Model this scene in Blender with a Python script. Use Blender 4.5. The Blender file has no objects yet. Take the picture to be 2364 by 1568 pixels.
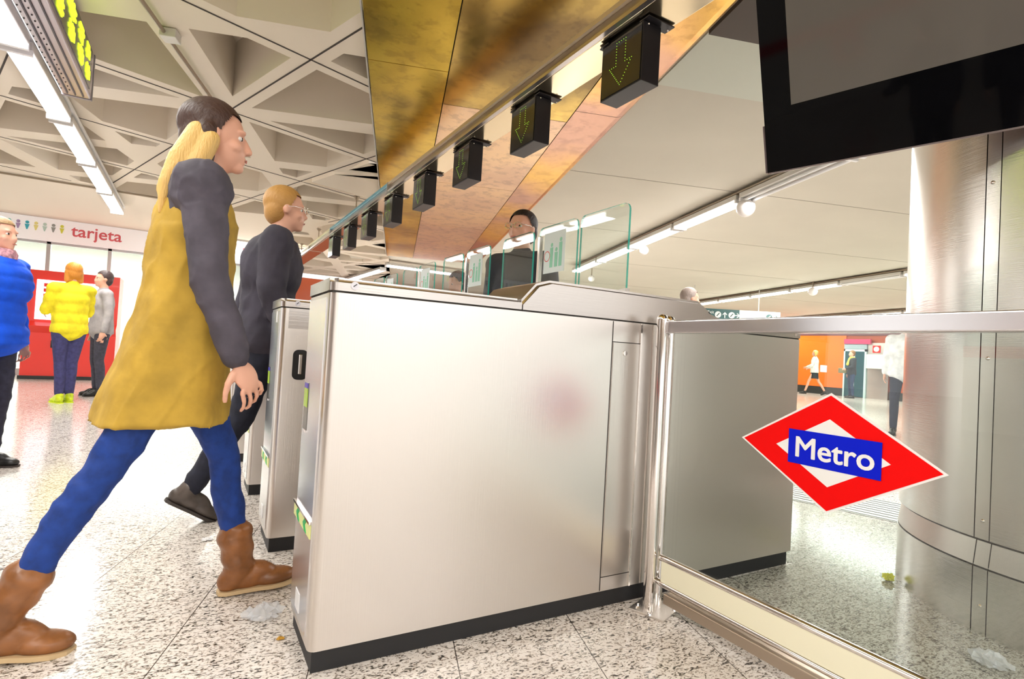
import bpy, bmesh, math, random
from mathutils import Vector, Matrix, geometry
random.seed(7)
sc = bpy.context.scene
C = sc.collection
R = math.radians

# ---------------------------------------------------------------- camera
yaw, pitch, roll, fpx = 0.524687462, 0.0258244934, 0.0567921612, 1271.13629
cy, sy, cp, sp = math.cos(yaw), math.sin(yaw), math.cos(pitch), math.sin(pitch)
Fv = Vector((sy*cp, cy*cp, sp)); Rv = Vector((cy, -sy, 0)); Uv = Rv.cross(Fv)
R2 = Rv*math.cos(roll) + Uv*math.sin(roll); U2 = -Rv*math.sin(roll) + Uv*math.cos(roll)
cam = bpy.data.cameras.new('camera'); camo = bpy.data.objects.new('camera', cam); C.objects.link(camo)
M = Matrix((R2, U2, -Fv)).transposed().to_4x4(); M.translation = Vector((0, 0, 0.90))
camo.matrix_world = M
cam.sensor_width = 36; cam.lens = fpx*36/2364; cam.clip_start = 0.05; cam.clip_end = 200
sc.camera = camo
# ---------------------------------------------------------------- view, world
sc.view_settings.view_transform = 'Standard'; sc.view_settings.look = 'None'
sc.view_settings.exposure = 0.76; sc.view_settings.gamma = 1; sc.view_settings.use_curve_mapping = False
sc.cycles.max_bounces = 7; sc.cycles.diffuse_bounces = 4; sc.cycles.transparent_max_bounces = 16
w = bpy.data.worlds.new('world'); sc.world = w; w.use_nodes = True
w.node_tree.nodes['Background'].inputs[0].default_value = (1.0, 0.97, 0.93, 1)
w.node_tree.nodes['Background'].inputs[1].default_value = 0.95

def area(name, loc, size, energy, rotz=0, col=(1, .97, .93), sy_=.12, rx=0):
    l = bpy.data.lights.new(name, 'AREA'); l.shape = 'RECTANGLE'; l.size = size; l.size_y = sy_
    l.energy = energy; l.color = col
    o = bpy.data.objects.new(name, l); C.objects.link(o); o.location = loc; o.rotation_euler = (rx, 0, rotz)
    return o
TA = R(18.2)                                   # the hall's grid is turned 18.2 degrees against the gate line
dA = Vector((math.sin(TA), math.cos(TA), 0)); dD = Vector((math.cos(TA), -math.sin(TA), 0))
# lamps of the fluorescent lines (housings and tubes built further down), plus fill lamps added without fixtures
for k in range(4):
    area('tube_and_fill_light', (-1.15, -1.6+3.2*k+.6, 2.70), 2.8, 40, R(90))
for ln, (ox, oy, col, e) in enumerate([(5.03, 2.76, (1, .98, .95), 120), (11.9, 5.42, (.9, 1, .9), 120), (19.0, 8.65, (.97, 1, .88), 120)]):
    for k in range(-1, 4):
        p = Vector((ox, oy, 2.80)) + dA*(k*3.0+.5)
        area('tube_and_fill_light', p, 2.8, e*.47, R(90)-TA, col)
for x, y in ((1.2, -3.0), (4.6, -2.6), (-2.0, -4.5), (2.0, -6.5)): area('tube_and_fill_light', (x, y, 2.85), 2.8, 48, R(20))  # unseen fill lamps added behind the camera to brighten gates and floor
area('tube_and_fill_light', (5.0, 12.9, 2.85), 2.2, 60)
area('tube_and_fill_light', (1.2, 12.7, 2.85), 1.8, 60)

# ---------------------------------------------------------------- materials
def nt(m):
    m.use_nodes = True; t = m.node_tree
    return t, t.nodes, t.links, t.nodes['Principled BSDF']
def mat(name, col, rough=.5, metal=0, emit=None, es=0, bump=0, bscale=60, spec=.5, alpha=1, coat=0, var=0, vscale=8, stretch=(1, 1, 1)):
    m = bpy.data.materials.new(name); t, N, L, b = nt(m)
    b.inputs['Base Color'].default_value = (*col, 1); b.inputs['Roughness'].default_value = rough
    b.inputs['Metallic'].default_value = metal; b.inputs['Specular IOR Level'].default_value = spec
    b.inputs['Coat Weight'].default_value = coat; b.inputs['Alpha'].default_value = alpha
    if emit: b.inputs['Emission Color'].default_value = (*emit, 1); b.inputs['Emission Strength'].default_value = es
    tc = N.new('ShaderNodeTexCoord'); mp = N.new('ShaderNodeMapping'); mp.inputs['Scale'].default_value = stretch
    L.new(tc.outputs['Object'], mp.inputs[0])
    if bump:
        n = N.new('ShaderNodeTexNoise'); n.inputs['Scale'].default_value = bscale; n.inputs['Detail'].default_value = 3
        bp = N.new('ShaderNodeBump'); bp.inputs['Strength'].default_value = bump; bp.inputs['Distance'].default_value = .01
        L.new(mp.outputs[0], n.inputs[0]); L.new(n.outputs[0], bp.inputs['Height']); L.new(bp.outputs[0], b.inputs['Normal'])
    if var:
        n = N.new('ShaderNodeTexNoise'); n.inputs['Scale'].default_value = vscale; n.inputs['Detail'].default_value = 4
        r = N.new('ShaderNodeValToRGB'); r.color_ramp.elements[0].position = .35; r.color_ramp.elements[1].position = .68
        r.color_ramp.elements[0].color = (*[c*(1-var) for c in col], 1); r.color_ramp.elements[1].color = (*[min(1, c*(1+var*.6)) for c in col], 1)
        L.new(mp.outputs[0], n.inputs[0]); L.new(n.outputs[0], r.inputs[0]); L.new(r.outputs[0], b.inputs['Base Color'])
    return m
def glass_mat(name, tint, refl=.09, rough=.0):
    m = bpy.data.materials.new(name); m.use_nodes = True; t = m.node_tree; N, L = t.nodes, t.links
    N.remove(N['Principled BSDF']); out = N['Material Output']
    tr = N.new('ShaderNodeBsdfTransparent'); tr.inputs[0].default_value = (*tint, 1)
    gl = N.new('ShaderNodeBsdfGlossy'); gl.inputs['Roughness'].default_value = rough
    lw = N.new('ShaderNodeLayerWeight'); pw = N.new('ShaderNodeMath'); pw.operation = 'POWER'; pw.inputs[1].default_value = 5
    L.new(lw.outputs['Facing'], pw.inputs[0]); fr = N.new('ShaderNodeMath'); fr.operation = 'MULTIPLY_ADD'; fr.inputs[1].default_value = .8; fr.inputs[2].default_value = .045
    L.new(pw.outputs[0], fr.inputs[0])
    mx = N.new('ShaderNodeMixShader'); L.new(fr.outputs[0], mx.inputs[0]); L.new(tr.outputs[0], mx.inputs[1]); L.new(gl.outputs[0], mx.inputs[2])
    L.new(mx.outputs[0], out.inputs[0]); return m
steel = mat('brushed_steel', (.80, .765, .73), .34, 1, bump=.05, bscale=1, stretch=(260, 260, 5), var=.05, vscale=.02)
steel_side = mat('brushed_steel_sheet', (.74, .70, .665), .31, 1, bump=.04, bscale=1, stretch=(300, 300, 4))
lid_steel = mat('satin_steel', (.56, .525, .50), .28, 1, bump=.04, bscale=1, stretch=(6, 300, 300))
chrome = mat('polished_steel', (.86, .83, .81), .10, 1)
column_steel = mat('column_steel', (.80, .78, .75), .27, 1, bump=.05, bscale=1, stretch=(8, 8, 300))
black = mat('black_plastic', (.012, .012, .014), .45)
rubber = mat('black_skirting', (.015, .015, .017), .55)
signbox = mat('black_painted_metal', (.018, .016, .02), .38, .2)
seam = mat('seam_dark', (.03, .026, .022), .7)
white = mat('white_paint', (.85, .85, .86), .4)
yelpanel = mat('cream_kick_panel', (.98, .95, .74), .35)
tglass = glass_mat('clear_glass', (.95, .985, .975))
fglass = glass_mat('greenish_glass', (.935, .98, .97))
teal = mat('glass_edge', (.02, .55, .45), .15, alpha=.85, spec=.8)
leddot = mat('led_green', (.2, .4, .02), .5, emit=(.42, .95, .03), es=.75)
ledyel = mat('led_yellow', (.6, .7, .02), .5, emit=(.70, 1, .02), es=1.4)
tubem = mat('fluorescent_tube', (1, 1, 1), .4, emit=(1, .985, .96), es=7)
housing = mat('fixture_housing', (.62, .60, .57), .4, .3)
conduit = mat('conduit', (.33, .27, .20), .4, .6)
paper = mat('sticker_white', (.80, .90, .93), .5)
red = mat('sign_red', (.90, .0, .0), .6, spec=.15); blue = mat('sign_blue', (.0, .01, .66), .6, spec=.15); wht = mat('sign_white', (.92, .92, .92), .4)
greenp = mat('print_green', (.28, .68, .50), .5); redp = mat('print_red', (.75, .12, .12), .5)
greenl = mat('label_green', (.0, .45, .12), .4); yell = mat('label_yellow', (.80, .84, .35), .4)
skin = mat('skin', (.78, .42, .30), .5, bump=.03, bscale=90)
eye_w = mat('eye_white', (.8, .78, .75), .3); eye_d = mat('eye_dark', (.02, .012, .01), .2)
concrete = mat('painted_concrete', (.79, .71, .605), .85, bump=.04, bscale=25)
cream = mat('cream_plaster', (.62, .58, .495), .8, bump=.03, bscale=6, var=.05, vscale=.6)
jointm = mat('ceiling_joint', (.06, .05, .045), .9)
orange = mat('orange_panel', (.88, .17, .02), .22, coat=.4); darkorange = mat('rust_panel', (.42, .07, .015), .3)
darkbase = mat('black_stone_base', (.02, .025, .025), .3)

def bronze(name, c0, c1, c2, sc_, ro):
    m = bpy.data.materials.new(name); t, N, L, b = nt(m)
    tc = N.new('ShaderNodeTexCoord'); n = N.new('ShaderNodeTexNoise'); n.inputs['Scale'].default_value = sc_; n.inputs['Detail'].default_value = 3
    n.inputs['Distortion'].default_value = .25; n.inputs['Roughness'].default_value = .45
    r = N.new('ShaderNodeValToRGB'); e = r.color_ramp.elements
    e[0].position = .36; e[0].color = (*c0, 1); e[1].position = .64; e[1].color = (*c2, 1)
    x = e.new(.50); x.color = (*c1, 1)
    L.new(tc.outputs['Object'], n.inputs[0]); L.new(n.outputs[0], r.inputs[0])
    n2 = N.new('ShaderNodeTexNoise'); n2.inputs['Scale'].default_value = 7; n2.inputs['Detail'].default_value = 8; n2.inputs['Roughness'].default_value = .7
    r2 = N.new('ShaderNodeValToRGB'); r2.color_ramp.elements[0].position = .42; r2.color_ramp.elements[0].color = (.72, .70, .72, 1); r2.color_ramp.elements[1].position = .5; r2.color_ramp.elements[1].color = (1, 1, 1, 1)
    mx = N.new('ShaderNodeMix'); mx.data_type = 'RGBA'; mx.blend_type = 'MULTIPLY'; mx.inputs[0].default_value = .7
    L.new(tc.outputs['Object'], n2.inputs[0]); L.new(n2.outputs[0], r2.inputs[0]); L.new(r.outputs[0], mx.inputs[6]); L.new(r2.outputs[0], mx.inputs[7])
    L.new(mx.outputs[2], b.inputs['Base Color'])
    b.inputs['Metallic'].default_value = .92; b.inputs['Roughness'].default_value = ro
    bp = N.new('ShaderNodeBump'); bp.inputs['Strength'].default_value = .05; bp.inputs['Distance'].default_value = .05
    L.new(n.outputs[0], bp.inputs['Height']); L.new(bp.outputs[0], b.inputs['Normal'])
    return m
bronzes = [bronze('patinated_brass', (.42, .29, .04), (.66, .46, .05), (.85, .60, .08), 1.1, .27), bronze('patinated_bronze_dark_reflect', (.16, .10, .03), (.38, .26, .07), (.72, .50, .12), 1.2, .24),
           bronze('bronze_rose_reflect', (.62, .36, .26), (.82, .48, .18), (.90, .55, .12), .9, .26), bronze('bronze_pale_reflect', (.70, .48, .32), (.80, .57, .36), (.86, .62, .36), 1.0, .28)]  # dark, rose and pale variants have reflected light painted into the bronze
rail_gold_reflect = mat('steel_gold_reflect', (.80, .68, .47), .16, 1)  # steel with its golden reflection put into the base colour

def granite(name='speckled_granite', cl=(.80, .735, .675), ch=(.88, .84, .80), cm=(.30, .27, .23)):
    m = bpy.data.materials.new(name); t, N, L, b = nt(m)
    tc = N.new('ShaderNodeTexCoord')
    mp = N.new('ShaderNodeMapping'); mp.inputs['Scale'].default_value = (1, 2.2, 1); mp.inputs['Rotation'].default_value = (0, 0, R(25))
    L.new(tc.outputs['Object'], mp.inputs[0])
    n = N.new('ShaderNodeTexNoise'); n.inputs['Scale'].default_value = 42; n.inputs['Detail'].default_value = 3.5; n.inputs['Distortion'].default_value = 1.6
    L.new(mp.outputs[0], n.inputs[0])
    r = N.new('ShaderNodeValToRGB'); e = r.color_ramp.elements
    e[0].position = .35; e[0].color = (.035, .03, .028, 1); e[1].position = .455; e[1].color = (*cl, 1)
    x = e.new(.405); x.color = (*cm, 1); x = e.new(.60); x.color = (*ch, 1)
    L.new(n.outputs[0], r.inputs[0])
    n2 = N.new('ShaderNodeTexNoise'); n2.inputs['Scale'].default_value = 95; n2.inputs['Detail'].default_value = 2
    r2 = N.new('ShaderNodeValToRGB'); r2.color_ramp.elements[0].position = .36; r2.color_ramp.elements[0].color = (.42, .37, .33, 1)
    r2.color_ramp.elements[1].position = .43; r2.color_ramp.elements[1].color = (1, 1, 1, 1)
    L.new(tc.outputs['Object'], n2.inputs[0]); L.new(n2.outputs[0], r2.inputs[0])
    mx = N.new('ShaderNodeMix'); mx.data_type = 'RGBA'; mx.blend_type = 'MULTIPLY'; mx.inputs[0].default_value = 1
    L.new(r.outputs[0], mx.inputs[6]); L.new(r2.outputs[0], mx.inputs[7])
    # slab joints along the hall's turned grid
    d1 = N.new('ShaderNodeVectorMath'); d1.operation = 'DOT_PRODUCT'; d1.inputs[1].default_value = (math.sin(TA), math.cos(TA), 0)
    d2 = N.new('ShaderNodeVectorMath'); d2.operation = 'DOT_PRODUCT'; d2.inputs[1].default_value = (math.cos(TA), -math.sin(TA), 0)
    cb = N.new('ShaderNodeCombineXYZ'); ad = N.new('ShaderNodeMath'); ad.inputs[1].default_value = .59+41*.41
    L.new(tc.outputs['Object'], d1.inputs[0]); L.new(tc.outputs['Object'], d2.inputs[0])
    L.new(d1.outputs['Value'], cb.inputs[0]); L.new(d2.outputs['Value'], ad.inputs[0]); L.new(ad.outputs[0], cb.inputs[1])
    br = N.new('ShaderNodeTexBrick'); br.inputs['Scale'].default_value = 1; br.inputs['Mortar Size'].default_value = .0016
    br.inputs['Mortar Smooth'].default_value = 0; br.inputs['Brick Width'].default_value = 2.4; br.inputs['Row Height'].default_value = .41
    br.inputs['Color1'].default_value = (1, 1, 1, 1); br.inputs['Color2'].default_value = (.95, .94, .93, 1); br.inputs['Mortar'].default_value = (.12, .10, .09, 1)
    L.new(cb.outputs[0], br.inputs['Vector'])
    m3 = N.new('ShaderNodeMix'); m3.data_type = 'RGBA'; m3.blend_type = 'MULTIPLY'; m3.inputs[0].default_value = 1
    L.new(mx.outputs[2], m3.inputs[6]); L.new(br.outputs[0], m3.inputs[7]); L.new(m3.outputs[2], b.inputs['Base Color'])
    b.inputs['Roughness'].default_value = .16; b.inputs['Specular IOR Level'].default_value = .55
    return m
granite_m = granite()

# ---------------------------------------------------------------- helpers
def link(name, me, m, parent=None, smooth=False, loc=None):
    o = bpy.data.objects.new(name, me); C.objects.link(o)
    if m is not None: me.materials.append(m)
    if smooth:
        for p in me.polygons: p.use_smooth = True
        try: me.set_sharp_from_angle(angle=R(40))
        except Exception: pass
    if parent: o.parent = parent
    if loc: o.location = loc
    return o
def obj(name, bm, m, parent=None, smooth=False, loc=None):
    bmesh.ops.recalc_face_normals(bm, faces=bm.faces[:])
    me = bpy.data.meshes.new(name); bm.to_mesh(me); bm.free()
    return link(name, me, m, parent, smooth, loc)
def thing(name, label, cat, loc=(0, 0, 0), rz=0, group=None):
    o = bpy.data.objects.new(name, None); C.objects.link(o); o.location = loc; o.rotation_euler = (0, 0, rz)
    o.empty_display_size = .1
    return tag(o, label, cat, group)
def tag(o, label, cat, group=None):
    o['label'] = label; o['category'] = cat
    if group: o['group'] = group
    return o
def struct(o): o['kind'] = 'structure'; return o
def box(bm, x0, x1, y0, y1, z0, z1, mtx=None):
    vs = [bm.verts.new(Vector(p)) for p in [(x0, y0, z0), (x1, y0, z0), (x1, y1, z0), (x0, y1, z0), (x0, y0, z1), (x1, y0, z1), (x1, y1, z1), (x0, y1, z1)]]
    if mtx:
        for v in vs: v.co = mtx @ v.co
    for f in [(0, 3, 2, 1), (4, 5, 6, 7), (0, 1, 5, 4), (1, 2, 6, 5), (2, 3, 7, 6), (3, 0, 4, 7)]: bm.faces.new([vs[i] for i in f])
    return vs
def bx(*a, bev=0, mtx=None):
    bm = bmesh.new(); box(bm, *a, mtx=mtx)
    if bev: bmesh.ops.bevel(bm, geom=bm.edges[:], offset=bev, segments=3, affect='EDGES', profile=.6)
    return bm
def prism(pts, h0, h1, axis='z', bm=None):
    bm = bm or bmesh.new()
    def P(a, b, h): return {'z': (a, b, h), 'y': (a, h, b), 'x': (h, a, b)}[axis]
    lo = [bm.verts.new(P(a, b, h0)) for a, b in pts]; hi = [bm.verts.new(P(a, b, h1)) for a, b in pts]
    n = len(pts); bm.faces.new(lo); bm.faces.new(hi[::-1])
    for i in range(n): bm.faces.new([lo[i], lo[(i+1) % n], hi[(i+1) % n], hi[i]])
    return bm
def rrect(x0, x1, y0, y1, r, seg=5, corners=(1, 1, 1, 1)):
    out = []
    for i, (cx, cy_, a0) in enumerate([(x1-r, y1-r, 0), (x0+r, y1-r, 90), (x0+r, y0+r, 180), (x1-r, y0+r, 270)]):
        if corners[i]:
            for k in range(seg+1):
                a = R(a0+90*k/seg); out.append((cx+r*math.cos(a), cy_+r*math.sin(a)))
        else: out.append([(x1, y1), (x0, y1), (x0, y0), (x1, y0)][i])
    return out
def tube(bm, pts, r, seg=12, closed_ends=True):
    rs = r if isinstance(r, (list, tuple)) else [r]*len(pts)
    pts = [Vector(p) for p in pts]; rings = []
    for i, p in enumerate(pts):
        d = (pts[min(i+1, len(pts)-1)]-pts[max(i-1, 0)]).normalized()
        u = d.orthogonal().normalized() if i == 0 else (u - d*u.dot(d)).normalized()
        v = d.cross(u)
        rings.append([bm.verts.new(p+(u*math.cos(2*math.pi*k/seg)+v*math.sin(2*math.pi*k/seg))*rs[i]) for k in range(seg)])
    for a, b in zip(rings, rings[1:]):
        for k in range(seg): bm.faces.new([a[k], a[(k+1) % seg], b[(k+1) % seg], b[k]])
    if closed_ends: bm.faces.new(rings[0][::-1]); bm.faces.new(rings[-1])
    return bm
def lathe(bm, prof, seg=48, c=(0, 0, 0), a0=0, a1=360, caps=False):
    full = a1-a0 >= 360; n = seg if full else seg+1; rings = []
    for r, z in prof:
        rings.append([bm.verts.new((c[0]+r*math.cos(R(a0+(a1-a0)*k/seg)), c[1]+r*math.sin(R(a0+(a1-a0)*k/seg)), c[2]+z)) for k in range(n)])
    for a, b in zip(rings, rings[1:]):
        for k in range(seg): bm.faces.new([a[k], a[(k+1) % n], b[(k+1) % n], b[k]])
    if caps:
        for q in (rings[0], rings[-1]):
            if prof[0][0] > 1e-4: bm.faces.new(q)
    return bm
def text_mesh(name, s, size, m, parent, mtx, ext=.0006, bold=0, align='LEFT', sx=1):
    cu = bpy.data.curves.new(name, 'FONT'); cu.body = s; cu.size = size; cu.extrude = ext; cu.offset = bold; cu.align_x = align; cu.resolution_u = 4
    t = bpy.data.objects.new('tmp', cu); C.objects.link(t)
    dg = bpy.context.evaluated_depsgraph_get(); me = bpy.data.meshes.new_from_object(t.evaluated_get(dg))
    bpy.data.objects.remove(t); bpy.data.curves.remove(cu)
    me.transform(Matrix.Diagonal((sx, 1, 1, 1))); me.transform(mtx); me.name = name; me.materials.clear()
    return link(name, me, m, parent)
def frame(o, xd, yd):            # matrix whose x, y axes are the given directions
    xd = Vector(xd).normalized(); yd = Vector(yd).normalized(); z = xd.cross(yd)
    m = Matrix((xd, yd, z)).transposed().to_4x4(); m.translation = Vector(o); return m
def dup(root, loc=None, rz=None):
    r = root.copy(); C.objects.link(r)
    if loc is not None: r.location = loc
    if rz is not None: r.rotation_euler = (0, 0, rz)
    for ch in list(root.children):
        c = ch.copy(); C.objects.link(c); c.parent = r
        for g in list(ch.children):
            d = g.copy(); C.objects.link(d); d.parent = c
    return r

# ================================================================ floor
bm = bmesh.new(); vs = [bm.verts.new(p) for p in [(-30, -32, 0), (40, -32, 0), (40, 24, 0), (-30, 24, 0)]]; bm.faces.new(vs)
floor = struct(obj('floor', bm, granite_m))
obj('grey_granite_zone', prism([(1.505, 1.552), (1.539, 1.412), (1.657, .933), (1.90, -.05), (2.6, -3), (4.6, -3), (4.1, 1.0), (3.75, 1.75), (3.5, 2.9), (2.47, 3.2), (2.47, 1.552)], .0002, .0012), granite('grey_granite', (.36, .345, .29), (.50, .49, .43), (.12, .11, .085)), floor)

# ================================================================ coffered ceiling, left
ZL = 2.93
def clip(poly, n, c):
    out = []
    for i, p in enumerate(poly):
        q = poly[(i+1) % len(poly)]; a = n[0]*p[0]+n[1]*p[1]-c; b = n[0]*q[0]+n[1]*q[1]-c
        if a <= 0: out.append(p)
        if (a < 0 < b) or (b < 0 < a):
            t = a/(a-b); out.append((p[0]+(q[0]-p[0])*t, p[1]+(q[1]-p[1])*t))
    return out
def parea(p): return abs(sum(p[i][0]*p[(i+1) % len(p)][1]-p[(i+1) % len(p)][0]*p[i][1] for i in range(len(p))))/2
BIG = [(-60, -60), (60, -60), (60, 60), (-60, 60)]
def region(h, inset=False):
    p = BIG
    for n, c, hw in h:
        p = clip(p, n, c-(hw if inset else 0))
        if len(p) < 3: return []
    return p
sA, cA = math.sin(TA), math.cos(TA)
fams = [((cA, -sA), [-1.595+1.45*k for k in range(-8, 2)], .125), ((-sA, -cA), [-3.86-1.45*k for k in range(-3, 11)], .125),
        ((cA, sA), [1.879+1.43*k for k in range(-8, 7)], .10), ((sA, -cA), [-3.765-1.46*k for k in range(-5, 10)], .10)]
for i, f in enumerate(fams): pass
cells = [[((-1, 0), 7.5, 0), ((0, -1), -1.2, 0), ((0, 1), 17.2, 0), ((cA, -sA), -.28, 0)]]
for n, offs, hw in fams:
    for o in offs:
        nc = []
        for h in cells:
            a = h+[(n, o, hw)]; b = h+[((-n[0], -n[1]), -o, hw)]
            pa, pb = region(a), region(b)
            if len(pa) > 2 and parea(pa) > 1e-5: nc.append(a)
            if len(pb) > 2 and parea(pb) > 1e-5: nc.append(b)
        cells = nc
bm = bmesh.new()
for h in cells:
    cen = region(h); cx_ = sum(p[0] for p in cen)/len(cen); cy__ = sum(p[1] for p in cen)/len(cen)
    outer = cen; inner = region(h, True)
    if cy__ > 9.7 and cx_ < 1.0: inner = []                  # plain band in front of the shop
    if len(inner) < 3 or parea(inner) < .012:
        bm.faces.new([bm.verts.new((x, y, ZL)) for x, y in outer]); continue
    ov = [Vector((x, y, ZL)) for x, y in outer]; iv = [Vector((x, y, ZL)) for x, y in inner]
    tri = geometry.tessellate_polygon([ov, iv]); allv = [bm.verts.new(v) for v in ov+iv]
    for t_ in tri:
        try: bm.faces.new([allv[i] for i in t_])
        except ValueError: pass
    k = len(ov); top = [bm.verts.new((x, y, ZL+.46)) for x, y in inner]
    m_ = len(inner)
    for i in range(m_): bm.faces.new([allv[k+i], allv[k+(i+1) % m_], top[(i+1) % m_], top[i]])
    bm.faces.new(top)
ceil = struct(obj('ceiling', bm, concrete))
bm = bmesh.new()                                              # thin open joints along the square grid
for n, offs, hw in fams[2:]:
    d = (-n[1], n[0])
    for o in offs:
        P0 = (n[0]*o, n[1]*o); a = [(P0[0]+d[0]*s*30+n[0]*e*.007, P0[1]+d[1]*s*30+n[1]*e*.007) for s, e in ((-1, -1), (1, -1), (1, 1), (-1, 1))]
        for nn, cc in (((-1, 0), 7.5), ((0, -1), -1.2), ((0, 1), 9.6), ((cA, -sA), -.3)): a = clip(a, nn, cc) if len(a) > 2 else a
        if len(a) > 2:
            for sub in range(1): prism(a, ZL-.0035, ZL-.0015, bm=bm)
# joints are only seen on the ribs: cut those that cross a coffer
jm = obj('ceiling_joint', bm, jointm, ceil)
bpy.context.view_layer.update()
def cut_joints(o):
    me = o.data; bmj = bmesh.new()
    ins = [region(h, True) for h in cells]; ins = [p for p in ins if len(p) > 2 and parea(p) > .012]
    for n, offs, hw in fams[2:]:
        d = (-n[1], n[0])
        for of in offs:
            s = -6.0
            run = None
            while s < 20:
                q = (n[0]*of+d[0]*s, n[1]*of+d[1]*s)
                q = (n[0]*of+d[0]*(s-2), n[1]*of+d[1]*(s-2))
                ok = q[1] < 9.6 and q[1] > 1.3 and q[0] > -7.4 and cA*q[0]-sA*q[1] < -.3
                if ok:
                    for p in ins:
                        inside = True
                        sgn = 0
                        for i in range(len(p)):
                            x1, y1 = p[i]; x2, y2 = p[(i+1) % len(p)]
                            cr = (x2-x1)*(q[1]-y1)-(y2-y1)*(q[0]-x1)
                            if sgn == 0: sgn = 1 if cr > 0 else -1
                            elif cr*sgn < 0: inside = False; break
                        if inside: ok = False; break
                if ok and run is None: run = q
                if not ok and run is not None:
                    L_ = [(run[0]+n[0]*e*.0065, run[1]+n[1]*e*.0065) for e in (-1, 1)]+[(pq[0]+n[0]*e*.0065, pq[1]+n[1]*e*.0065) for e in (1, -1)]
                    if (Vector(run)-Vector(pq)).length > .05: prism(L_, ZL-.0035, ZL-.0012, bm=bmj)
                    run = None
                pq = q; s += .05
    bmesh.ops.recalc_face_normals(bmj, faces=bmj.faces[:]); bmj.to_mesh(me); bmj.free()
cut_joints(jm)

# plain plaster ceiling on the right
def uv(off, t): return (cA*off+sA*t, -sA*off+cA*t)      # hall coordinates -> world
bm = bmesh.new()
prism([uv(1.2, -3), uv(33, -3), uv(33, 24), uv(-1.2, 24), uv(-1.2, 12.5), uv(1.2, 12.5)], 3.0, 3.25, bm=bm)
c2 = struct(obj('ceiling', bm, cream))
struct(obj('ceiling', bx(-30, 1.0, -14, 1.19, 2.93, 3.1), concrete))
bm = bmesh.new()
for t in (3.8, 5.9, 8.4, 11.2, 14.5, 18): prism([uv(1.8, t), uv(30, t), uv(30, t+.012), uv(1.8, t+.012)], 2.997, 2.999, bm=bm)
obj('ceiling_crack_line', bm, mat('ceiling_crack', (.42, .38, .33), .9), c2)
bm = bmesh.new(); prism([uv(1.8, -2), uv(9, -2), uv(9, 3.1), uv(1.8, 3.1)], 2.97, 3.0, bm=bm)
obj('dark_bulkhead', bm, mat('bulkhead_brown', (.07, .05, .04), .6), c2)
bm = bmesh.new(); prism([uv(1.8, 3.1), uv(12, 3.1), uv(12, 3.8), uv(1.8, 3.8)], 2.985, 3.0, bm=bm); obj('pale_ceiling_panel', bm, mat('pale_green_plaster', (.62, .64, .56), .8), c2); bm = bmesh.new()

# bronze clad soffit band over the gates
bm.free()
so = thing('metal_soffit', 'patinated bronze-coloured metal soffit band crossing the ceiling above the gates', 'ceiling panel', (0, 0, 2.90))
offs = [-.315, .253, 1.31, 1.76]
crosses = [[-3, 1.0, 3.95, 6.9, 9.7, 12.42], [-3, 1.25, 2.78, 4.48, 6.6, 8.9, 11, 12.42], [-3, 4.25, 8.4, 12.42]]
for i in range(3):
    for t0, t1 in zip(crosses[i], crosses[i][1:]):
        a, b = offs[i]+.004, offs[i+1]-.004
        bm = bmesh.new()
        if i < 2: prism([uv(a, t0+.003), uv(b, t0+.003), uv(b, t1-.003), uv(a, t1-.003)], 0, .02, bm=bm)
        else:                                                  # outer strip: flat, then rolled up at the edge
            prof = [(a, 0), (b-.09, 0), (b-.045, .012), (b-.015, .035), (b, .075), (b-.02, .075), (b-.05, .04), (a, .02)]
            lo = [bm.verts.new((*uv(o, t0+.003), z)) for o, z in prof]; hi = [bm.verts.new((*uv(o, t1-.003), z)) for o, z in prof]
            n_ = len(prof)
            for k in range(n_): bm.faces.new([lo[k], lo[(k+1) % n_], hi[(k+1) % n_], hi[k]])
        obj('panel', bm, bronzes[0] if i == 0 else bronzes[2] if i == 2 else bronzes[1] if t0 < 4.4 else bronzes[3], so)  # near middle panels dark, far ones pale: reflections set by colour
bm = bmesh.new(); prism([uv(-.30, -3), uv(1.70, -3), uv(1.70, 12.4), uv(-.30, 12.4)], .021, .028, bm=bm)
obj('backing', bm, seam, so)
bm = bmesh.new(); prism([uv(-.328, -3), uv(-.318, -3), uv(-.318, 12.42), uv(-.328, 12.42)], -.004, .03, bm=bm)
obj('edge_trim', bm, housing, so)

# ================================================================ walls
def wall(name, m, *b): return struct(obj(name, bx(*b), m))
wall('wall_back', darkorange, 1.9, 21.7, 19.0, 19.2, 0, 3.0)
wr = wall('wall_right', darkorange, 21.7, 21.9, -5, 19.0, 0, 3.0)
obj('orange_panel', bx(21.66, 21.699, 11.85, 18.9, .30, 2.32), orange, wr)
obj('dark_header', bx(21.64, 21.699, 7.5, 18.9, 2.33, 2.98), mat('dark_header', (.16, .06, .07), .35), wr)
obj('black_base', bx(21.65, 21.699, 11.85, 18.9, .0, .29), darkbase, wr)
obj('orange_panel', bx(21.66, 21.699, 6.5, 10.28, .30, 2.0), darkorange, wr)
obj('black_base', bx(21.65, 21.699, 6.5, 10.28, .0, .29), darkbase, wr)
obj('steel_cladding', bx(21.6, 21.699, 10.3, 11.02, 0, 2.05), steel_side, wr)
d = struct(obj('door_1', bx(21.55, 21.62, 11.08, 11.82, 0.02, 1.72), mat('door_dark_glass', (.01, .07, .09), .1)))
fr = bmesh.new()
for y0, y1, z0, z1 in [(11.04, 11.1, 0, 1.8), (11.80, 11.85, 0, 1.8), (11.04, 11.85, 1.72, 1.80), (11.44, 11.48, 0, 1.72)]: box(fr, 21.53, 21.63, y0, y1, z0, z1)
obj('door_frame', fr, mat('pale_frame', (.55, .72, .72), .4), d)
obj('transom', bx(21.55, 21.63, 11.04, 11.85, 1.81, 2.0), mat('transom_grey', (.3, .38, .42), .3), d)
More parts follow.
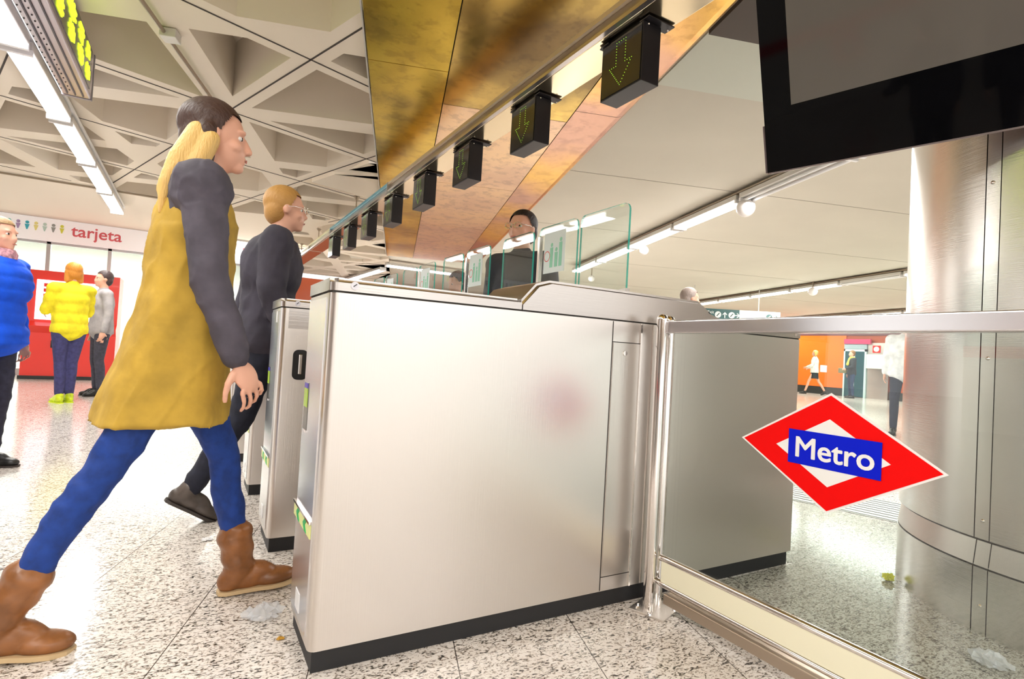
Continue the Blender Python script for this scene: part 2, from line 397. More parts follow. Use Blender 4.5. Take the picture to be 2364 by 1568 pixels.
fb = tag(obj('fascia_sign', bx(21.50, 21.60, 10.9, 11.84, 2.0, 2.18), mat('magenta', (.62, .03, .12), .4)), 'dark pink sign board above the far glass doors', 'sign')
fs = thing('fire_sign', 'small red square wall sign with a pale round symbol beside the far doors', 'sign', (21.58, 10.72, 1.82))
obj('plate', bx(0, .015, -.13, .13, -.13, .13), red, fs)
bm = bmesh.new(); lathe(bm, [(.0001, 0), (.095, 0), (.095, .006), (.0001, .006)], 20); bm.transform(Matrix.Rotation(R(-90), 4, 'Y'))
obj('symbol', bm, mat('symbol_cream', (.85, .8, .65), .5), fs)
tag(obj('wall_cabinet', bx(21.42, 21.59, 10.42, 10.98, 1.1, 1.62, bev=.015), mat('cabinet_white', (.66, .68, .64), .5)), 'small white wall cabinet below the red square sign', 'cabinet')

wl = wall('wall_left', mat('wall_left_white', (.72, .70, .66), .6), -9.2, -9, -14, 4.5, 0, 2.9)
obj('red_stripe', bx(-8.999, -8.98, -14, 4.5, 1.30, 1.50), red, wl)
po = tag(thing('wall_poster', 'x', 'x', (-8.97, .86, 1.0)), 'small red square poster with a white flame shape, mirrored in the black screen', 'poster')
obj('poster_sheet', bx(0, .012, -.24, .24, -.26, .26), red, po)
obj('flame_mark', prism([(-.16, -.10), (-.08, -.17), (.08, -.17), (.16, -.10), (.13, -.02), (.07, .0), (.05, .16), (.0, .05), (-.03, .12), (-.07, -.01), (-.13, -.03)], .0125, .016, 'x'), white, po)
# ================================================================ shop front, left background
SY = 13.25
shop = struct(obj('wall_shop', bx(-9, 1.9, SY, SY+.12, 2.50, 2.93), mat('shop_header', (.8, .8, .8), .6)))
tl = wall('wall_shop_side', white, 1.82, 1.9, SY+.12, 19.0, 0, 2.93)
wall('wall_shop_back', mat('shop_wall', (.86, .90, .87), .6), -9, 1.82, 17.0, 17.1, 0, 2.93)
sgn = thing('shop_sign', 'long white shop fascia sign reading tarjeta with a row of small coloured figures', 'sign', (0, SY-.05, 0))
obj('board', bx(-9, 1.45, -.04, .04, 2.50, 2.96-.04), mat('sign_board_white', (.86, .86, .88), .4, emit=(1, 1, 1), es=.12), sgn)
txm = mat('sign_text_red', (.72, .13, .16), .5)
text_mesh('lettering', 'tarjeta', .30, txm, sgn, frame((-2.10, -.045, 2.645), (1, 0, 0), (0, 0, 1)), bold=.004)
text_mesh('lettering', 'co', .26, mat('sign_text_brown', (.30, .06, .06), .5), sgn, frame((.36, -.045, 2.66), (1, 0, 0), (0, 0, 1)), bold=.004)
text_mesh('lettering', 'l', .26, txm, sgn, frame((.80, -.045, 2.66), (1, 0, 0), (0, 0, 1)), bold=.004)
cols = [(.75, .8, .1), (.35, .38, .38), (.55, .75, .7), (.85, .82, .3), (.05, .5, .65), (.45, .35, .6), (.2, .6, .6), (.8, .45, .6), (.5, .3, .5), (.3, .3, .32), (.6, .75, .6), (.85, .8, .3), (.05, .55, .6)]
pm = [mat('figure_colour', c, .5) for c in cols]
for i in range(22):
    x = -2.24-.125*i; bm = bmesh.new()
    lathe(bm, [(.0001, 0), (.028, 0), (.028, .004), (.0001, .004)], 12); bmesh.ops.transform(bm, matrix=Matrix.Translation((x, -.044, 2.80))@Matrix.Rotation(R(90), 4, 'X'), verts=bm.verts[:])
    prism([(x-.035, 2.765), (x+.035, 2.765), (x+.008, 2.67), (x-.008, 2.67)], -.048, -.044, 'y', bm)
    obj('printed_figure', bm, pm[i % 13], sgn)
gl = struct(obj('window_1', bx(-9, 1.82, SY+.03, SY+.04, .10, 2.50), tglass))
bm = bmesh.new()
for x in (-6.6, -4.2, -2.43, -1.50, .2, 1.0, 1.78): box(bm, x-.03, x+.03, SY, SY+.08, 0, 2.5)
box(bm, -9, 1.82, SY, SY+.08, 2.46, 2.52); box(bm, -9, 1.82, SY, SY+.08, 0, .12)
obj('window_frame', bm, mat('mullion_grey', (.5, .5, .5), .4, .5), gl)
for x, y in [(-5.5, 14.2), (-3.6, 14.2), (-1.7, 14.2), (0, 14.2), (-4.5, 15.8), (-2.4, 15.8), (-.4, 15.8)]:
    f = thing('shop_ceiling_light', 'bright tube light on the ceiling inside the glass-fronted shop', 'light', (x, y, 2.87), 0, 'tube lights inside the shop')
    obj('housing', bx(-.7, .7, -.09, .09, .0, .06), housing, f); obj('tube', bx(-.68, .68, -.07, .07, -.03, -.001, bev=.012), tubem, f)
area('tube_and_fill_light', (-2.5, 14.9, 2.8), 6, 160, 0, (.92, 1, .97), 1.2)

# red ticket machine
tm = thing('ticket_machine', 'tall red ticket machine with a big white screen below the tarjeta sign', 'ticket machine', (-1.87, 12.3, 0))
rm_ = mat('machine_red', (.80, .035, .02), .3, coat=.3)
obj('cabinet', prism([(-.02, 0), (.62, 0), (.62, 1.88), (.0, 1.88), (.0, 1.0), (-.12, .92), (-.02, .80)], -.64, .66, 'x'), rm_, tm)
scr = obj('screen', bx(-.50, .48, -.03, -.001, 1.03, 1.72, bev=.01), mat('lit_screen', (.8, .85, .95), .3, emit=(.78, .84, 1), es=.9), tm)
for i in range(5): obj('menu_button', bx(-.40, -.30, -.036, -.03, 1.60-.09*i, 1.66-.09*i), rm_, scr)
for i in range(2): obj('menu_button', bx(.22, .40, -.036, -.03, 1.42-.12*i, 1.50-.12*i), rm_, scr)
obj('keypad', bx(-.2, .2, -.11, -.03, .905, .93), black, tm)
obj('plinth', bx(-.66, .68, -.04, .64, 0, .06), darkbase, tm)
obj('tray', bx(-.25, .15, -.05, -.02, .55, .68, bev=.008), black, tm)

# ================================================================ fluorescent fixtures
def fixture(name, label, p0, dirv, length, z, group=None, wdt=.17, lit=True):
    f = thing(name, label, 'light', (p0[0], p0[1], z), math.atan2(dirv[1], dirv[0]), group)
    obj('housing', bx(0, length, -wdt/2, wdt/2, .03, .09, bev=.01), housing, f)
    for s in (-1, 1):
        bm = bmesh.new(); tube(bm, [(.03, s*wdt*.25, .008), (length-.03, s*wdt*.25, .008)], .017, 10); obj('tube', bm, tubem if lit else white, f, True)
    for x in (.0, length-.03): obj('end_cap', bx(x, x+.03, -wdt/2, wdt/2, -.01, .03), white, f)
    return f
f0 = fixture('fluorescent_fixture', 'x', (-1.15, 4.9), (0, 1), 1.38, 2.75, 'double tube fixtures in the line over the left side')
names = ['tube fixture at the top left corner of the photo beside the destination display', 'tube fixture second in the line at left, past the end of the destination display',
         'third tube fixture in the line at left, above the head of the yellow-coated walker', 'last tube fixture of the left line, ending above the tarjeta sign']
f0['label'] = 'bright '+names[1]
for k, y in enumerate((3.45, 4.9, 6.35, 7.8)):
    o = f0 if k == 1 else dup(f0, (-1.15, y, 2.75))
    o['label'] = 'bright '+names[k]
o = dup(f0, (-1.15, 9.25, 2.75)); o['label'] = 'small bright tube fixture at the far end of the left line'
trk = thing('light_track', 'white metal mounting track running above the left line of tube fixtures', 'track', (-1.15, 0, 2.86))
obj('channel', bx(-.05, .09, 1.0, 10.7, 0, .035), white, trk)
bm = bmesh.new()
for y in (2, 3.5, 5, 6.5, 8, 9.5): tube(bm, [(.02, y, .03), (.02, y, .07)], .008)
obj('hanger', bm, housing, trk)

for ln, (ox, oy, n_, word) in enumerate([(5.03, 2.76, 6, 'nearest'), (11.9, 5.42, 7, 'middle'), (19.0, 8.65, 6, 'farthest')]):
    g = 'tube fixtures on the %s line under the plaster ceiling' % word
    base = Vector((ox, oy, 0)); zz = 2.84
    pl_ = ['first from the right', 'second from the right', 'third from the right', 'fourth from the right', 'fifth from the right', 'sixth from the right', 'last at the left']
    for k in range(n_):
        p = base + dA*(1.56*k-1.52)
        unlit = (ln == 0 and k < 2) or (ln == 1 and k == 1)
        fixture('fluorescent_fixture', '%s tube fixture on the %s ceiling line, %s' % ('bright' if not unlit else 'dim', word, pl_[k]), p, dA, 1.5, zz, g, wdt=.20, lit=not unlit)
    tr = thing('conduit_run', 'long brown conduit above the %s line of tube fixtures on the right' % word, 'conduit', (ox, oy, 2.955))
    for dx in (-.07, .0, .09):
        bm = bmesh.new(); a = -dA*2.5+dD*dx; b = dA*(1.56*n_-1.9)+dD*dx; tube(bm, [(a.x, a.y, 0), (b.x, b.y, 0)], .017, 8); obj('pipe', bm, conduit, tr, True)
    for k in range(n_):
        p = dA*(1.56*k-.3); bm = bmesh.new(); tube(bm, [(p.x, p.y, -.022), (p.x, p.y, .04)], .007, 6); obj('hanger', bm, conduit, tr)
globe_m = mat('opal_globe', (.82, .78, .76), .3)
for x, y, lab, r_ in [(5.50, 4.22, 'large white ceiling globe beside the nearest tube line, right of the tall glass flap', .105), (6.46, 6.90, 'small white ceiling globe farther along the nearest tube line', .075),
                      (7.95, 10.2, 'white ceiling globe seen through the tall glass flap', .075), (12.5, 7.65, 'white ceiling globe between two lit tubes of the middle line', .10)]:
    g = thing('ceiling_globe', lab, 'dome camera', (x, y, 2.76), 0)
    bm = bmesh.new(); bmesh.ops.create_uvsphere(bm, u_segments=24, v_segments=14, radius=r_); obj('globe', bm, globe_m, g, True)
    bm = bmesh.new(); tube(bm, [(0, 0, r_-.01), (0, 0, .235)], .012); obj('stem', bm, conduit, g)
fixture('fluorescent_fixture', 'long bright tube fixture across the far end above the gates', (3.9, 13.0), (1, 0), 2.25, 2.83)
fixture('fluorescent_fixture', 'bright tube fixture slanting just above the near gate lid', (4.02, 13.6), (-.03, 1), 3.6, 2.80)
fixture('fluorescent_fixture', 'small bright tube fixture beside the far co lettering', (.42, 12.7), (1, 0), .75, 2.86)
fixture('fluorescent_fixture', 'small bright tube fixture below the far end of the arrow rail', (1.60, 12.7), (1, 0), .5, 2.86)

# conduit with junction boxes on the coffered ceiling
cd = thing('ceiling_conduit', 'thin conduit with a junction box along a rib of the coffered ceiling', 'conduit', (0, 0, 2.895))
n_a = Vector((cA, -sA, 0)); a = n_a*-1.60+dA*2.2; b = n_a*-1.60+dA*4.95+Vector((0, .12, 0))
bm = bmesh.new(); tube(bm, [(a.x, a.y, 0), (b.x, b.y, 0)], .014, 8); obj('pipe', bm, conduit, cd, True)
j = n_a*-1.60+dA*4.05
obj('junction_box', bx(-.05, .05, -.05, .05, -.03, .03, bev=.006, mtx=Matrix.Translation(j)@Matrix.Rotation(-TA, 4, 'Z')), housing, cd)
b2 = bmesh.new(); tube(b2, [(b.x, b.y, 0), (b.x+.05, b.y+.05, -.06)], .009, 6); obj('cable_tail', b2, black, cd)
cd2 = tag(obj('ceiling_pipe', tube(bmesh.new(), [(-5, 9.72, 2.91), (.4, 9.72, 2.91)], .014, 8), conduit), 'thin pipe along the edge of the plain ceiling band at left', 'pipe')

# destination display, upper left
dd_ = thing('destination_display', 'large hanging display with two rows of yellow-green dot letters, top left', 'display', (-.75, 0, 2.58))
silver = mat('display_metal', (.50, .46, .52), .28, .9)
obj('casing', bx(-.17, 0, .6, 5.05, 0, .33, bev=.012), silver, dd_)
obj('display_face', bx(.0005, .006, .75, 4.93, .035, .305), mat('display_dark', (.20, .18, .17), .25, .5), dd_)
for r_, z in ((0, .23), (1, .105)):
    y = 1.0 if r_ else 1.06
    while y < 4.78:
        L_ = random.choice([.16, .22, .28, .2]); ny = int(L_/.032); bm = bmesh.new()
        for iy in range(ny):
            for iz in range(-2, 3):
                if abs(iz)/2.6+abs(iy-(ny-1)/2)/(ny/2+.4) > 1.25 or random.random() < .12: continue
                yy = y+iy*.032; zz = z+iz*.021
                box(bm, .0062, .011, yy-.0145, yy+.0145, zz-.0095, zz+.0095)
        obj('dot_letter', bm, ledyel, dd_)
        y += L_+random.choice([.05, .07, .11])
bm = bmesh.new()
for x in (-.13, -.085, -.04): box(bm, x-.004, x+.004, .7, 5.0, -.008, .0)
obj('underside_rib', bm, mat('rib_dark', (.08, .07, .09), .4, .6), dd_)
bm = bmesh.new()
for k in range(60):
    for x in (-.155, -.108): bmesh.ops.create_icosphere(bm, subdivisions=1, radius=.005, matrix=Matrix.Translation((x, .8+.07*k, -.001)))
obj('rivet', bm, black, dd_)
obj('end_cap', bx(-.172, .004, 5.04, 5.065, -.004, .334), mat('cap_grey', (.3, .28, .32), .4, .6), dd_)

# ================================================================ rail with the arrow signs
rail = thing('sign_rail', 'long polished steel box rail carrying the arrow signs over the gates', 'rail', (1.72, 0, 2.57))
for k, (y0, y1) in enumerate([(1.25, 5.85), (5.86, 8.75), (8.76, 10.55), (10.56, 12.6)]):
    mm = lid_steel if k != 2 else lid_steel
    obj('rail_segment', bx(.03, .25, y0, y1, 0, .055, bev=.006), rail_gold_reflect, rail)
    bm = prism([(0, .0), (.03, .0), (.03, .075), (.022, .075), (.012, .02), (.0, .02)], y0, y1, 'y'); obj('side_channel', bm, lid_steel, rail)
    obj('reflection_strip', bx(.0, .028, y0+.01, y1-.01, .078, .105), mat('strip_reflection_tint', [(.62, .50, .34), (.12, .45, .62), (.80, .78, .45), (.80, .72, .55)][k], .25, .3), rail)  # added strip; the blue segment is a reflection painted as colour
bm = bmesh.new()
for y in (1.26, 5.855, 8.755, 10.555, 12.58): box(bm, -.004, .254, y-.006, y+.006, -.003, .11)
obj('joint_collar', bm, housing, rail)
for y in (7.6, 10.2, 12.0):
    bm = bmesh.new(); tube(bm, [(.1, y, .055), (.1, y, .345)], .008, 8); lathe(bm, [(.0001, .35), (.045, .35), (.012, .31)], 12, (.1, y, 0)); obj('hanger_rod', bm, conduit, rail)
# one arrow sign, then copies
def arrow_dots():
    o = [(-.028, .10), (.028, .10), (.028, -.005), (.068, -.005), (0, -.10), (-.068, -.005), (-.028, -.005)]
    out = []
    for i, p in enumerate(o):
        q = o[(i+1) % len(o)]; L_ = math.hypot(q[0]-p[0], q[1]-p[1]); n_ = max(1, round(L_/.0125))
        for k in range(n_): out.append((p[0]+(q[0]-p[0])*k/n_, p[1]+(q[1]-p[1])*k/n_))
    return out
sg = thing('arrow_sign', 'x', 'sign', (1.795, 2.0, 2.26), 0, 'black down-arrow signs under the rail')
obj('casing', bx(0, .115, 0, .31, 0, .295, bev=.003), signbox, sg)
obj('face', bx(-.004, -.0005, .008, .302, .008, .287), mat('sign_face', (.012, .013, .015), .15), sg)
bm = bmesh.new()
for u, v in arrow_dots(): bmesh.ops.create_icosphere(bm, subdivisions=1, radius=.0021, matrix=Matrix.Translation((-.0045, .155-u*1.22, .150+v*1.14)))
obj('arrow', bm, leddot, sg)
bm = bmesh.new(); box(bm, -.012, .0, .25, .31, .291, .297); box(bm, 0, .17, -.035, .03, .297, .303); box(bm, .0, .17, .27, .335, .297, .303); box(bm, .02, .09, .02, .29, .295, .308)
obj('bracket', bm, signbox, sg)
bm = bmesh.new()
for x, y in ((.03, -.002), (.145, -.015)): bmesh.ops.create_icosphere(bm, subdivisions=2, radius=.006, matrix=Matrix.Translation((x, y, .285)))
obj('bolt', bm, chrome, sg)
ordn = ['largest', 'second largest', 'third', 'fourth', 'fifth', 'sixth', 'seventh', 'eighth and smallest']
for k in range(8):
    o = sg if k == 0 else dup(sg, (1.795-.004*max(0, k-4), 2.0+.966*k, 2.26))
    o['label'] = 'black box sign with green dotted down arrow, %s in the row under the rail' % ordn[k] if k < 4 else 'plain-looking black box sign under the rail, %s counting from the nearest' % ordn[k]

# ================================================================ fare gates
X0 = .32; L0 = 2.13; W0 = .32
def hood_profile():
    return [(.612, 1.047), (.612, 1.082), (.665, 1.14), (.72, 1.157), (1.45, 1.157), (1.515, 1.12), (1.56, 1.082), (2.13, 1.082), (2.13, 1.047)]
def make_gate(first):
    g = thing('fare_gate', 'x', 'fare gate', (X0, 1.553, 0), 0, 'fare gate cabinets')
    obj('body', prism(rrect(0, L0, 0, W0, .022, 5, (0, 1, 1, 0)), .062, 1.0415), steel_side, g, True)
    obj('plinth', bx(.012, L0-.012, .012, W0-.012, 0, .062), rubber, g)
    bm = prism(rrect(-.003, .608, -.003, W0+.003, .02, 5, (0, 1, 1, 0)), 1.047, 1.082)
    es = [e for e in bm.edges if all(v.co.z > 1.08 for v in e.verts)]; bmesh.ops.bevel(bm, geom=es, offset=.012, segments=3, affect='EDGES')
    obj('front_lid', bm, lid_steel, g, True)
    bm = prism(hood_profile(), -.003, W0+.003, 'y')
    es = [e for e in bm.edges if abs(e.verts[0].co.y-e.verts[1].co.y) < 1e-5 and min(v.co.z for v in e.verts) > 1.05]
    bmesh.ops.bevel(bm, geom=es, offset=.013, segments=3, affect='EDGES')
    obj('hood', bm, lid_steel, g, True)
    bm = bmesh.new(); box(bm, .004, L0-.004, .002, W0-.002, 1.041, 1.048); obj('lid_gap', bm, seam, g)
    lk = bmesh.new(); lathe(lk, [(.0001, 0), (.0115, 0), (.0115, .003), (.0001, .003)], 20); lk.transform(Matrix.Translation((.062, -.003, 1.064))@Matrix.Rotation(R(90), 4, 'X'))
    lo = obj('lid_lock', lk, mat('lock_white', (.78, .78, .86), .3), g)
    obj('keyhole', bx(-.006, .006, -.0009, 0, -.0012, .0012, mtx=Matrix.Translation((.062, -.0061, 1.065))@Matrix.Rotation(R(-38), 4, 'Y')), black, lo)
    # service door on the side
    sd = obj('service_door', prism(rrect(1.006, 1.134, .115, .962, .001, 1, (0, 0, 0, 0)), -.0025, .0, 'y'), steel_side, g)
    lk = bmesh.new(); lathe(lk, [(.0001, 0), (.009, 0), (.009, .003), (.0001, .003)], 16); lk.transform(Matrix.Translation((1.062, -.0025, .925))@Matrix.Rotation(R(90), 4, 'X'))
    obj('door_lock', lk, chrome, sd)
    bm = bmesh.new(); box(bm, 1.0, 1.003, -.0012, 0, .065, 1.04); box(bm, 1.003, 1.134, -.0012, 0, .963, .966); box(bm, 1.003, 1.134, -.0012, 0, .111, .114)
    obj('panel_seam', bm, seam, g)
    obj('side_trim', bx(1.134, 1.142, -.005, 0, .063, 1.04), chrome, g)
    obj('side_trim', bx(1.195, 1.199, -.003, 0, .063, 1.04), chrome, g)
    lk = bmesh.new(); lathe(lk, [(.0001, 0), (.008, 0), (.008, .003), (.0001, .003)], 12); lk.transform(Matrix.Translation((2.09, -.003, 1.062))@Matrix.Rotation(R(90), 4, 'X')); obj('rear_screw', lk, chrome, g)
    # face towards the entering passengers
    fp = obj('front_panel', prism(rrect(.045, .295, .085, 1.03, .004, 2), -.003, .001, 'x'), mat('front_satin', (.80, .80, .83), .26, 1, bump=.03, bscale=1, stretch=(300, 300, 5)), g)
    obj('ticket_slot', bx(-.0045, -.003, .215, .280, .63, .775, bev=.0005), mat('slot_steel', (.25, .24, .22), .3, 1), fp)
    obj('slot_window', bx(-.006, -.0045, .222, .275, .70, .757), mat('window_green', (.45, .70, .05), .3), fp)
    obj('slot_window', bx(-.006, -.0045, .222, .275, .758, .773), mat('window_blue', (.08, .06, .55), .3), fp)
    obj('slot_pin', bx(-.007, -.003, .225, .24, .622, .632, bev=.001), chrome, fp)
    fl = obj('label_holder', bx(-.010, -.0032, .050, .318, .392, .40), chrome, g)
    obj('label_strip', bx(-.006, -.0032, .050, .318, .352, .391), yell, fl)
    for y in (.10, .215):
        bm = bmesh.new(); prism([(y, .354), (y+.03, .354), (y+.055, .372), (y+.03, .389), (y, .389), (y+.025, .372)], -.0075, -.006, 'x', bm); obj('label_arrow', bm, greenl, fl)
    obj('lower_sticker', bx(-.0045, -.003, .15, .21, .105, .16), white, fp)
    if not first:
        hd = obj('recessed_handle', prism(rrect(.057, .118, .735, .865, .022, 5), -.006, 0, 'y'), black, g)
        obj('grip', bx(.080, .094, -.012, -.006, .76, .845, bev=.003), chrome, hd)
        obj('front_sticker', bx(-.0045, -.003, .09, .125, .98, 1.03), white, fp)
        obj('upper_side_plate', bx(.03, 1.0, -.0018, 0, .955, 1.042), lid_steel, g)
    return g
leaf_pts = rrect(0, .36, 0, .545, .035, 6, (1, 1, 0, 0))
def make_leaf(g, y0, hinge):
    """glass flap; hinge at its +y end or -y end"""
    lf = obj('glass_flap', prism(leaf_pts, -.0055, .0055, 'x'), fglass, g, False, (1.68-X0, y0, 1.155-.08))
    bm = bmesh.new(); n_ = len(leaf_pts)
    o_ = [(a, b) for a, b in leaf_pts]
    for i in range(n_):
        a, b = o_[i], o_[(i+1) % n_]
        if a[1] < .01 and b[1] < .01: continue
        nx, nz = (b[1]-a[1]), -(b[0]-a[0]); l_ = math.hypot(nx, nz) or 1; e = .0012
        vs_ = [bm.verts.new((x, p[0]+nx/l_*e, p[1]+nz/l_*e)) for x, p in ((-.0055, a), (-.0055, b), (.0055, b), (.0055, a))]; bm.faces.new(vs_)
    obj('polished_edge', bm, teal, lf)
    st = obj('notice_sticker', bx(-.0075, -.0058, .10 if hinge == '+' else .05, .30 if hinge == '+' else .25, .28, .505), paper, lf) if hinge == '+' else None
    if hinge == '+':
        bm = bmesh.new()
        for u, z0, h in ((.125, .31, .13), (.165, .31, .08), (.21, .31, .11)):
            box(bm, -.0085, -.0076, u, u+.028, z0, z0+h); bmesh.ops.create_icosphere(bm, subdivisions=1, radius=.013, matrix=Matrix.Translation((-.0082, u+.014, z0+h+.014))@Matrix.Diagonal((.06, 1, 1, 1)))
        obj('printed_people', bm, greenp, lf)
        bm = bmesh.new(); bmesh.ops.create_circle(bm, segments=20, radius=.03)
        vs_ = bm.verts[:]; e2 = bmesh.ops.create_circle(bm, segments=20, radius=.025)['verts']
        for i in range(20): bm.faces.new([vs_[i], vs_[(i+1) % 20], e2[(i+1) % 20], e2[i]])
        bm.transform(Matrix.Translation((-.0082, .268, .375))@Matrix.Rotation(R(90), 4, 'Y')); obj('printed_ring', bm, redp, lf)
        bm = bx(-.012, .012, .345, .365, 0, .50, bev=.003); obj('hinge_post', bm, chrome, lf)
    else: obj('hinge_clamp', prism([(-.008, 0), (.075, 0), (.065, .10), (.04, .145), (-.008, .15)], -.012, .012, 'x'), mat('clamp_pale', (.75, .72, .70), .35, .3), lf)
    return lf
for k in range(9):
    if k == 0: g = make_gate(True); make_leaf(g, .345, '-')
    elif k == 1: g = g1 = make_gate(False); g.location.y = 1.553+.968; make_leaf(g, -.235, '+'); make_leaf(g, .19, '-')
    else: g = dup(g1, (X0, 1.553+.968*k, 0))
    g['label'] = ['large stainless steel fare gate nearest the camera, its blank side filling the middle', 'second fare gate with black oval handle recess, beside the brown boot',
                  'third fare gate from the camera, behind the dark-jacketed walker', 'fourth fare gate from the camera, seen as a low sliver behind blue jeans'][k] if k < 4 else \
        'fare gate hidden low behind the walkers, number %s in the row counted from the camera' % ['five', 'six', 'seven', 'eight', 'nine'][k-4]

# ================================================================ glass barrier with the sign
br = thing('glass_barrier', 'clear glass side barrier with steel top rail and cream kick panel, right foreground', 'barrier', (1.5, 0, 0))
YE = -.9
obj('glass_panel', bx(.0, .01, YE, 1.43, .20, 1.012), tglass, br)
obj('top_rail', bx(-.018, .028, YE, 1.47, 1.006, 1.052, bev=.005), mat('satin_rail', (.74, .73, .76), .24, 1), br)
obj('kick_panel', bx(-.004, .014, YE, 1.43, .118, .192), yelpanel, br)
bm = bmesh.new(); tube(bm, [(.004, YE, .199), (.004, 1.44, .199)], .012, 12); obj('kick_rail', bm, chrome, br, True)
bm = bmesh.new(); tube(bm, [(.004, YE, .108), (.004, 1.43, .108), (.004, 1.47, .115), (.0, 1.485, .15), (0, 1.485, .25)], .011, 12); obj('bottom_rail', bm, chrome, br, True)
obj('bottom_bar', bx(-.02, .03, YE, 1.40, .055, .09, bev=.004), mat('brown_steel', (.50, .42, .34), .38, .9), br)
for (dx, dy) in ((-.022, -.01), (.045, .02)):
    bm = bmesh.new(); r_ = .021
    lathe(bm, [(r_, .006), (r_, 1.055)]+[(r_*math.cos(R(a)), 1.055+r_*math.sin(R(a))) for a in (15, 30, 45, 60, 75, 89)], 24, (dx, 1.475+dy, 0))
    obj('post', bm, chrome, br, True)
obj('rail_clamp', bx(-.012, .055, 1.455, 1.475, 1.01, 1.048, bev=.003), chrome, br)
bp = obj('base_plate', bx(-.065, .085, 1.40, 1.535, 0, .008, bev=.002, mtx=Matrix.Translation((.01, 1.475, 0))@Matrix.Rotation(R(20), 4, 'Z')@Matrix.Translation((-.01, -1.475, 0))), steel, br)
for (x, y) in ((-.05, 1.43), (.06, 1.42), (-.035, 1.505), (.07, 1.51)):
    bm = bmesh.new(); lathe(bm, [(.0001, .017), (.007, .016), (.009, .008)], 10, (x, y, 0)); obj('bolt', bm, chrome, bp)
# the sign on the glass: y runs to the left of the viewer
cyy, czz = .853, .681
def dia(hw, hh, x0, x1): return prism([(cyy+hw, czz), (cyy, czz+hh), (cyy-hw, czz), (cyy, czz-hh)], x0, x1, 'x')
ms = obj('metro_sign', dia(.272, .162, -.0022, -.0004), wht, br)
obj('red_diamond', dia(.262, .155, -.0032, -.0023), red, ms)
obj('white_diamond', dia(.153, .091, -.0042, -.0033), wht, ms)
obj('blue_bar', bx(-.0052, -.0043, .844-.1235, .844+.1235, .6365, .7315), blue, ms)
bmt = bmesh.new()
for i_, (dy, dz) in enumerate(((-.0016, 0), (.0016, 0), (0, -.0014), (0, .0014), (-.0011, -.001), (.0011, -.001), (.0011, .001), (-.0011, .001))):
    tmp = text_mesh('t', 'Metro', .080, wht, None, frame((-.0058-.00009*i_, .950+dy, .6572+dz), (0, -1, 0), (0, 0, 1)), ext=0, bold=0, sx=1.06)
    bmt.from_mesh(tmp.data); bpy.data.objects.remove(tmp)
mm_ = bpy.data.meshes.new('lettering'); bmt.to_mesh(mm_); bmt.free(); link('lettering', mm_, wht, ms)

# ================================================================ round steel column
cc = (3.20, .613); cr = .766
col = thing('steel_column', 'wide round column clad in brushed steel sheets, at the right edge', 'column', (*cc, 0))
seams = [159.6, 163.5]
def arcpanel(a0, a1, z0, z1, r0, r1): return lathe(bmesh.new(), [(r0-.01, z0+.001), (r0, z0), (r1, z1), (r1-.01, z1)], max(8, int((a1-a0)/3)), (0, 0, 0), a0, a1)
for a0, a1 in ((48, 159.45), (159.75, 163.35), (163.6, 275), (275.3, 407.7)):
    obj('cladding_sheet', arcpanel(a0, a1, .335, 3.0, cr, cr), column_steel, col, True)
    obj('plinth_sheet', arcpanel(a0, a1, .0, .232, cr+.002, cr+.002), column_steel, col, True)
    obj('plinth_bevel', arcpanel(a0, a1, .238, .325, cr+.0, cr-.012), steel, col, True)
bm = bmesh.new(); lathe(bm, [(cr-.014, 0), (cr-.014, 3.0)], 90); obj('backing', bm, seam, col)
bm = bmesh.new()
for a, z in ((161.4, 1.62), (161.6, .98), (161.7, .40), (161.8, .10)):
    bmesh.ops.create_icosphere(bm, subdivisions=2, radius=.007, matrix=Matrix.Translation((cr*math.cos(R(a)), cr*math.sin(R(a)), z)))
obj('rivet', bm, chrome, col)

# ================================================================ hanging screen
a = Vector((2.147, 1.542, 1.76)); e1 = Vector((.256, -.967, 0)).normalized(); e2 = Vector((-.286, -.076, .955)).normalized(); e3 = e1.cross(e2).normalized()
tv = thing('screen', 'large black glossy television screen tilted down from the column, top right', 'television', (2.30, 1.0, 1.76))
tm_ = Matrix.Translation(-Vector((2.30, 1.0, 1.76)))@frame(a, e1, e2)     # z axis = e3 (away or towards the viewer)
sgn_ = -1 if e3.dot(Vector((1, 0, 0))) > 0 else 1                       # front side sign
def tvbox(x0, x1, y0, y1, f0_, f1_, **k): 
    z0, z1 = sorted((-sgn_*f0_*-1, -sgn_*f1_*-1)); return bx(x0, x1, y0, y1, z0, z1, mtx=tm_, **k)
gloss = mat('black_gloss', (.003, .003, .004), .05, spec=.13)
obj('bezel', tvbox(0, 1.30, 0, .76, -.018, 0), gloss, tv)
obj('display_panel', tvbox(.112, 1.19, .258, .72, .0002, .0012), mat('screen_panel', (.16, .15, .14), .06, spec=.3), tv)
obj('lower_trim', tvbox(0, 1.30, -.006, .0, -.02, .002), mat('trim_grey', (.30, .26, .26), .3, .7), tv)
bm = bmesh.new()
prof = [(-.004, -.0), (-.004, -.012), (.03, -.040), (.40, -.060)]
obj('back_shell', tvbox(-.006, 1.306, -.004, .50, -.045, -.019, bev=.008), mat('shell', (.13, .10, .11), .35), tv)
obj('side_fin', tvbox(-.010, -.001, .0, .20, -.04, -.004, bev=.002), mat('shell2', (.16, .12, .13), .35), tv)
bk = bmesh.new(); q = Vector((2.62, .95, 2.0))-Vector((2.30, 1.0, 1.76)); tube(bk, [tm_@Vector((.6, .35, sgn_*-.04)), q], .03, 10); obj('wall_bracket', bk, black, tv)

